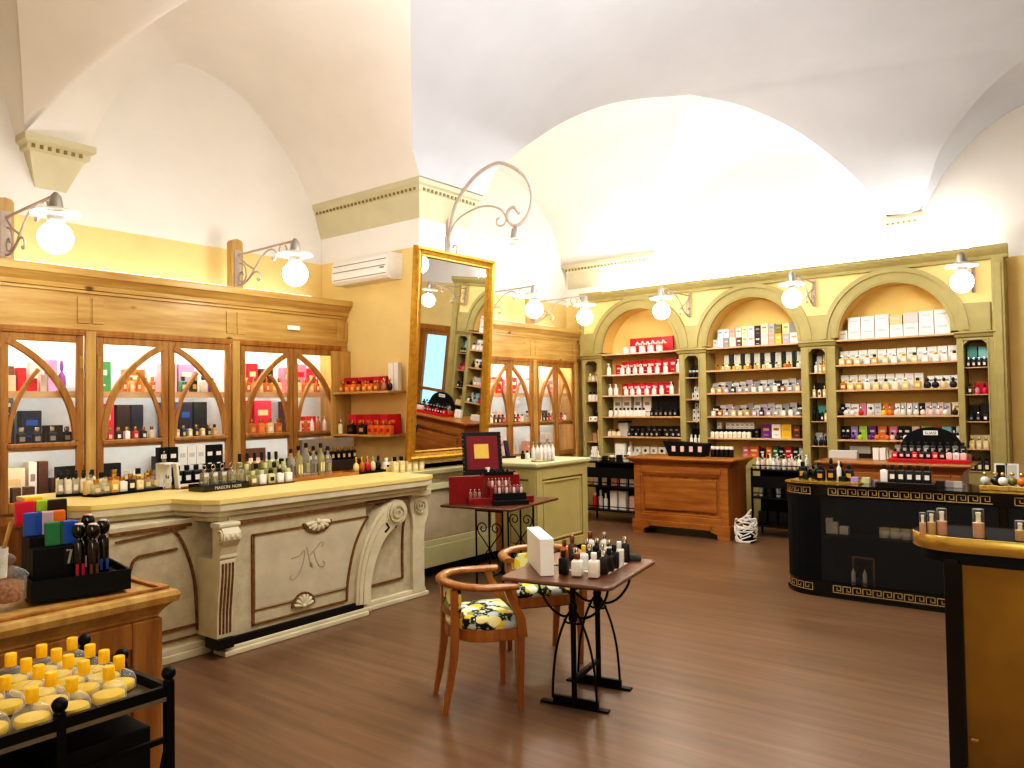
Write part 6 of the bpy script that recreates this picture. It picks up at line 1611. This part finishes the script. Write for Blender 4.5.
for i, (u, h, w_) in enumerate(((829, .13, .05), (835, .1, .045), (844, .07, .07))):
    q = aty(u, 530, Y0b+.12)
    spawn('plain', (q.x, Y0b+.14, .513), (w_, .05, h), ('white',), f'white box, {nth(i)} from left inside the black counter showcase', 'white boxes in the showcase')
for i, u in enumerate((884, 895, 906)):
    q = aty(u, 530, Y0b+.12)
    spawn('jar', (q.x, Y0b+.14, .513), (.085, .07, .085), ('white', 'cream'), f'white jar, {nth(i)} from left inside the black counter showcase', 'white jars in the showcase')
q = aty(862, 575, Y0b+.15)
fm = thing('mirror_stand', 'small silver framed mirror on the floor of the black counter showcase', 'mirror', (q.x, Y0b+.2, .126))
MB().frame(-.09, .09, 0, .2, .016, 0, .012).build('frame', METALS['chrome'], fm); MB().box(-.08, .08, .004, .01, .012, .19).build('glass', BLACK, fm)
for i in range(2):
    spawn('tall', (q.x-.06+i*.09, Y0b+.12, .126), (.035, .035, .13), ('clear', 'chrome'), f'slim clear bottle, {nth(i)} from left before the small silver mirror', 'slim bottles in the showcase')

# ------------------------------------------------------------------ gold bar: foundation bottles
ZG = 1.1105
SK = ['palepink', 'palegold', 'salmon', 'palegold', 'palepink']
for i, (u, h, w_) in enumerate(((925.5, .085, .025), (934, .092, .032), (944, .105, .037), (980, .11, .04), (1021, .075, .034))):
    q = aty(u, 536, 3.5); c = solid('make_up_'+str(i % 3), ('#caa184', '#c4a070', '#c99a80')[i % 3], .3)
    spawn('foundation', (q.x, 3.45+.006*i, ZG), (w_, w_, h), (c, (FGLJ, 'white')), f'foundation bottle with clear cap, {nth(i)} from left on the gold bar', 'foundation bottles on the gold bar')

# ------------------------------------------------------------------ pine counters and racks at the back
ZK = .986
rt = MB().box(-.37, .37, -.13, .13, 0, .035).build('red_tray', [col('red')], bevel=.004); rt.location = (-1.52, 9.1, ZK)
tag(rt, 'red step tray of square bottles on the right hand pine counter', 'tray')
rs_ = MB().box(-.37, .37, -.06, .06, 0, .05).build('red_step', [col('copper')]); rs_.location = (-1.52, 9.17, ZK+.036); tag(rs_, 'raised red step at the back of the red tray', 'stand')
for i in range(11):
    c = ('red', 'darkbrown', 'black')[i % 3] if i < 8 else ('palepink', 'white', 'palepink')[i-8]
    spawn('square', (-1.84+i*.064, 9.06, ZK+.0365), (.056, .045, .1), ((c, 'palepink'), 'black'), f'{cw(c)} square bottle, {nth(i)} from left in the front of the red tray', 'bottles on the red tray')
for i in range(10):
    c = ('glass', 'black', 'darkbrown', 'black')[i % 4]
    spawn('square', (-1.83+i*.068, 9.17, ZK+.087), (.056, .045, .12), ((c, 'silver'), 'black'), f'{cw(c)} square bottle, {nth(i)} from left on the raised red step', 'bottles on the red tray')
dm = thing('dome_display', 'black domed display board with a white name strip behind the red tray', 'display', (-1.53, 9.27, ZK))
n = 20
MB().prism([(.29*math.cos(PI*i/n), .14+.22*math.sin(PI*i/n)) for i in range(n+1)] + [(-.29, 0), (.29, 0)], 0, .03, 0, 'xz').build('dome_panel', BLACKM, dm)
MB().box(-.07, .07, -.004, 0, .275, .325).build('name_strip', LABELW, dm)
tx = bpy.data.curves.new('dome_lettering', 'FONT'); tx.body = 'SUASI'; tx.size = .044; tx.extrude = .0004; tx.align_x = 'CENTER'; tx.materials.append(col('black'))
to = letters(tx); to.parent = dm; to.location = (0, -.0045, .284); to.rotation_euler = (PI/2, 0, 0)
for i in range(2):
    spawn('plain', (-2.06+.07*i, 9.2, ZK+.001), (.06, .05, .13), ('white',), f'white upright box, {nth(i)} from left beside the red tray', 'white boxes beside the red tray')
spawn('plain', (-2.42, 9.28, ZK+.001), (.3, .1, .09), ('palegrey',), 'wide pale grey box on the right hand pine counter', None)
# black basket on the left pine counter
q = aty(703, 454, 9.3)
bk = MB().prism([(-.24, 0), (.22, 0), (.26, .16), (-.32, .19)], 0, .2, 0, 'xz').build('black_basket', BLACKM, bevel=.004); bk.location = (-4.28, 9.1, .966)
tag(bk, 'black flared basket on the pine counter with one raised panel', 'basket')
for i in range(4):
    spawn('round', (-4.42+i*.13, 9.06, 1.06), (.055, .055, .1), (('white', 'salmon')[i % 2], 'darkbrown'), f'round bottle, {nth(i)} from left rising out of the black basket', 'bottles in the black basket') if False else None
mb = MB()
for i in range(4):
    mb.cbox(-.17+i*.12, -.002, .06, .05, .004, .07, 0)
mb.build('front_label', col('palepink'), bk)
for i in range(5):
    spawn('jar', (-3.96+i*.06, 9.2, .966), (.055, .055, .13), (('black', 'black'), 'white'), f'black jar with white lid, {nth(i)} from left beside the black basket', 'jars beside the black basket')
def rackgoods(x0, w, z, y, place, rows, g):
    items(rows, place, lambda f: x0+w*f, y, z, g)
R1 = 'left rack'
rackgoods(-5.93, .8, .8405, 9.5, 'back of top tray, '+R1, [('plain', .02, .1, .2, .06, ('white',), 0), ('plain', .5, .68, .24, .07, ('white',), 0), ('round', .72, .8, .2, .06, ('white', 'white'), 0), ('plain', .82, .98, .14, .06, ('palegrey',), 0)], 'goods on the left rack')
rackgoods(-5.93, .8, .8405, 9.38, 'front of top tray, '+R1, [('flacon', .04, .14, .16, .06, ('palegrey', 'white'), 0), ('flacon', .17, .27, .15, .06, ('cream', 'white'), 0), ('jar', .3, .42, .08, .07, ('black', 'black'), 0), ('jar', .45, .56, .09, .07, ('brown', 'white'), 0), ('plain', .6, .7, .1, .05, ('darkbrown',), 0), ('jar', .74, .84, .1, .07, ('cream', 'brown'), 0), ('jar', .87, .97, .08, .06, ('palepink', 'white'), 0)], 'goods on the left rack')
rackgoods(-5.93, .8, .5005, 9.45, 'middle tray, '+R1, [('round', .06, .16, .2, .06, ('white', 'white'), 0), ('round', .24, .34, .2, .06, ('cream', 'white'), 0), ('plain', .44, .56, .2, .06, ('salmon',), 0), ('plain', .62, .74, .2, .06, ('white',), 0), ('plain', .8, .94, .2, .06, ('white',), 0)], 'goods on the left rack')
rackgoods(-5.93, .8, .1705, 9.45, 'bottom tray, '+R1, [('round', .05, .13, .24, .06, ('red', 'white'), 0), ('round', .16, .25, .26, .06, ('palegrey', 'white'), 0), ('round', .27, .35, .22, .06, ('white', 'white'), 0), ('plain', .42, .56, .26, .08, ('white',), 0), ('plain', .6, .74, .26, .08, ('white',), 0), ('plain', .8, .95, .2, .08, ('palepink',), 0)], 'goods on the left rack')
R2 = 'right rack'
rackgoods(-3.5, .68, .8205, 9.38, 'top tray, '+R2, [('round', .03+.095*k, .095+.095*k, .14+.02*(k % 3), .05, (('white', 'palepink', 'cream', 'white', 'palegrey')[k % 5], ('white', 'chrome', 'black')[k % 3]), 0) for k in range(10)], 'goods on the right rack')
rackgoods(-3.5, .68, .8205, 9.52, 'back of top tray, '+R2, [('pump', .05+.13*k, .13+.13*k, .18, .05, ('white' if k % 2 else 'palegrey', 'white'), 0) for k in range(7)], 'goods on the right rack')
rackgoods(-3.5, .68, .4805, 9.42, 'middle tray, '+R2, [('round', .04+.16*k, .13+.16*k, .2, .06, ('white' if k % 2 == 0 else 'brown', 'white'), 0) for k in range(6)], 'goods on the right rack')
rackgoods(-3.5, .68, .1405, 9.42, 'bottom tray, '+R2, [('plain', .04+.19*k, .19+.19*k, .16, .06, ('black',), 0) for k in range(5)], 'goods on the right rack')
# ------------------------------------------------------------------ lights, world, camera
def area(name, loc, size, energy, rot, color=(1, 1, 1), sy=None):
    l = bpy.data.lights.new(name, 'AREA'); l.energy = energy; l.color = color; l.size = size
    if sy: l.shape = 'RECTANGLE'; l.size_y = sy
    o = bpy.data.objects.new(name, l); C.objects.link(o); o.location = loc; o.rotation_euler = rot
    return o
area('front_fill', (1.2, -1.6, 2.4), 3.5, 85, (math.radians(72), 0, math.radians(18)), (1, .97, .94), 2.2)  # fill light added behind the camera, no window there
area('overhead_fill', (-1.6, 4.2, 4.6), 3.0, 150, (0, 0, 0), (1, .98, .95), 3.5)  # overhead fill added without a fixture
area('overhead_fill', (-3.6, 7.0, 4.5), 1.6, 75, (0, 0, 0), (1, .98, .95), 1.6)  # second added fill, over the back of the room
area('vault_fill', (-2.6, 4.6, 3.0), 3.0, 85, (PI, 0, 0), (1, .98, .96), 3.5)  # upward fill added to brighten the vault
wd = bpy.data.worlds.new('World'); bpy.context.scene.world = wd; wd.use_nodes = True
wd.node_tree.nodes['Background'].inputs[0].default_value = (.8, .87, 1, 1)
wd.node_tree.nodes['Background'].inputs[1].default_value = .4
cam = bpy.data.cameras.new('camera'); co = bpy.data.objects.new('camera', cam); C.objects.link(co)
cam.sensor_fit = 'HORIZONTAL'; cam.sensor_width = 36; cam.lens = 770/1024*36; cam.clip_start = .05; cam.clip_end = 60
vy = Vector((598, -12, -770)).normalized(); vx = Vector((992, 37, 770))*1
vx = Vector((992, 37, 770)); vx = vx*1
vx = -Vector((-992, -37, -770)); vx = (vx-vy*vx.dot(vy)).normalized(); vz = vx.cross(vy)
M3 = Matrix((vx, vy, vz))     # camera -> world
co.matrix_world = Matrix.Translation((0, 0, 1.65)) @ M3.to_4x4()
sc = bpy.context.scene; sc.camera = co
sc.view_settings.view_transform = 'Standard'; sc.view_settings.look = 'None'
sc.view_settings.exposure = .35; sc.view_settings.gamma = 1
sc.cycles.use_denoising = True; sc.cycles.max_bounces = 7; sc.cycles.diffuse_bounces = 4; sc.cycles.glossy_bounces = 4
sc.cycles.transparent_max_bounces = 16; sc.cycles.transmission_bounces = 6; sc.cycles.sample_clamp_indirect = 6
sc.cycles.caustics_reflective = False; sc.cycles.caustics_refractive = False

vs = sc.view_settings; vs.use_curve_mapping = True
cm = vs.curve_mapping; cu = cm.curves[3]
cu.points[0].location = (0, 0); cu.points[1].location = (1, 1.06)
for p in ((.03, .014), (.12, .09), (.35, .34)): cu.points.new(*p)
cm.clip_max_y = 2; cm.extend = 'EXTRAPOLATED'; cm.update()
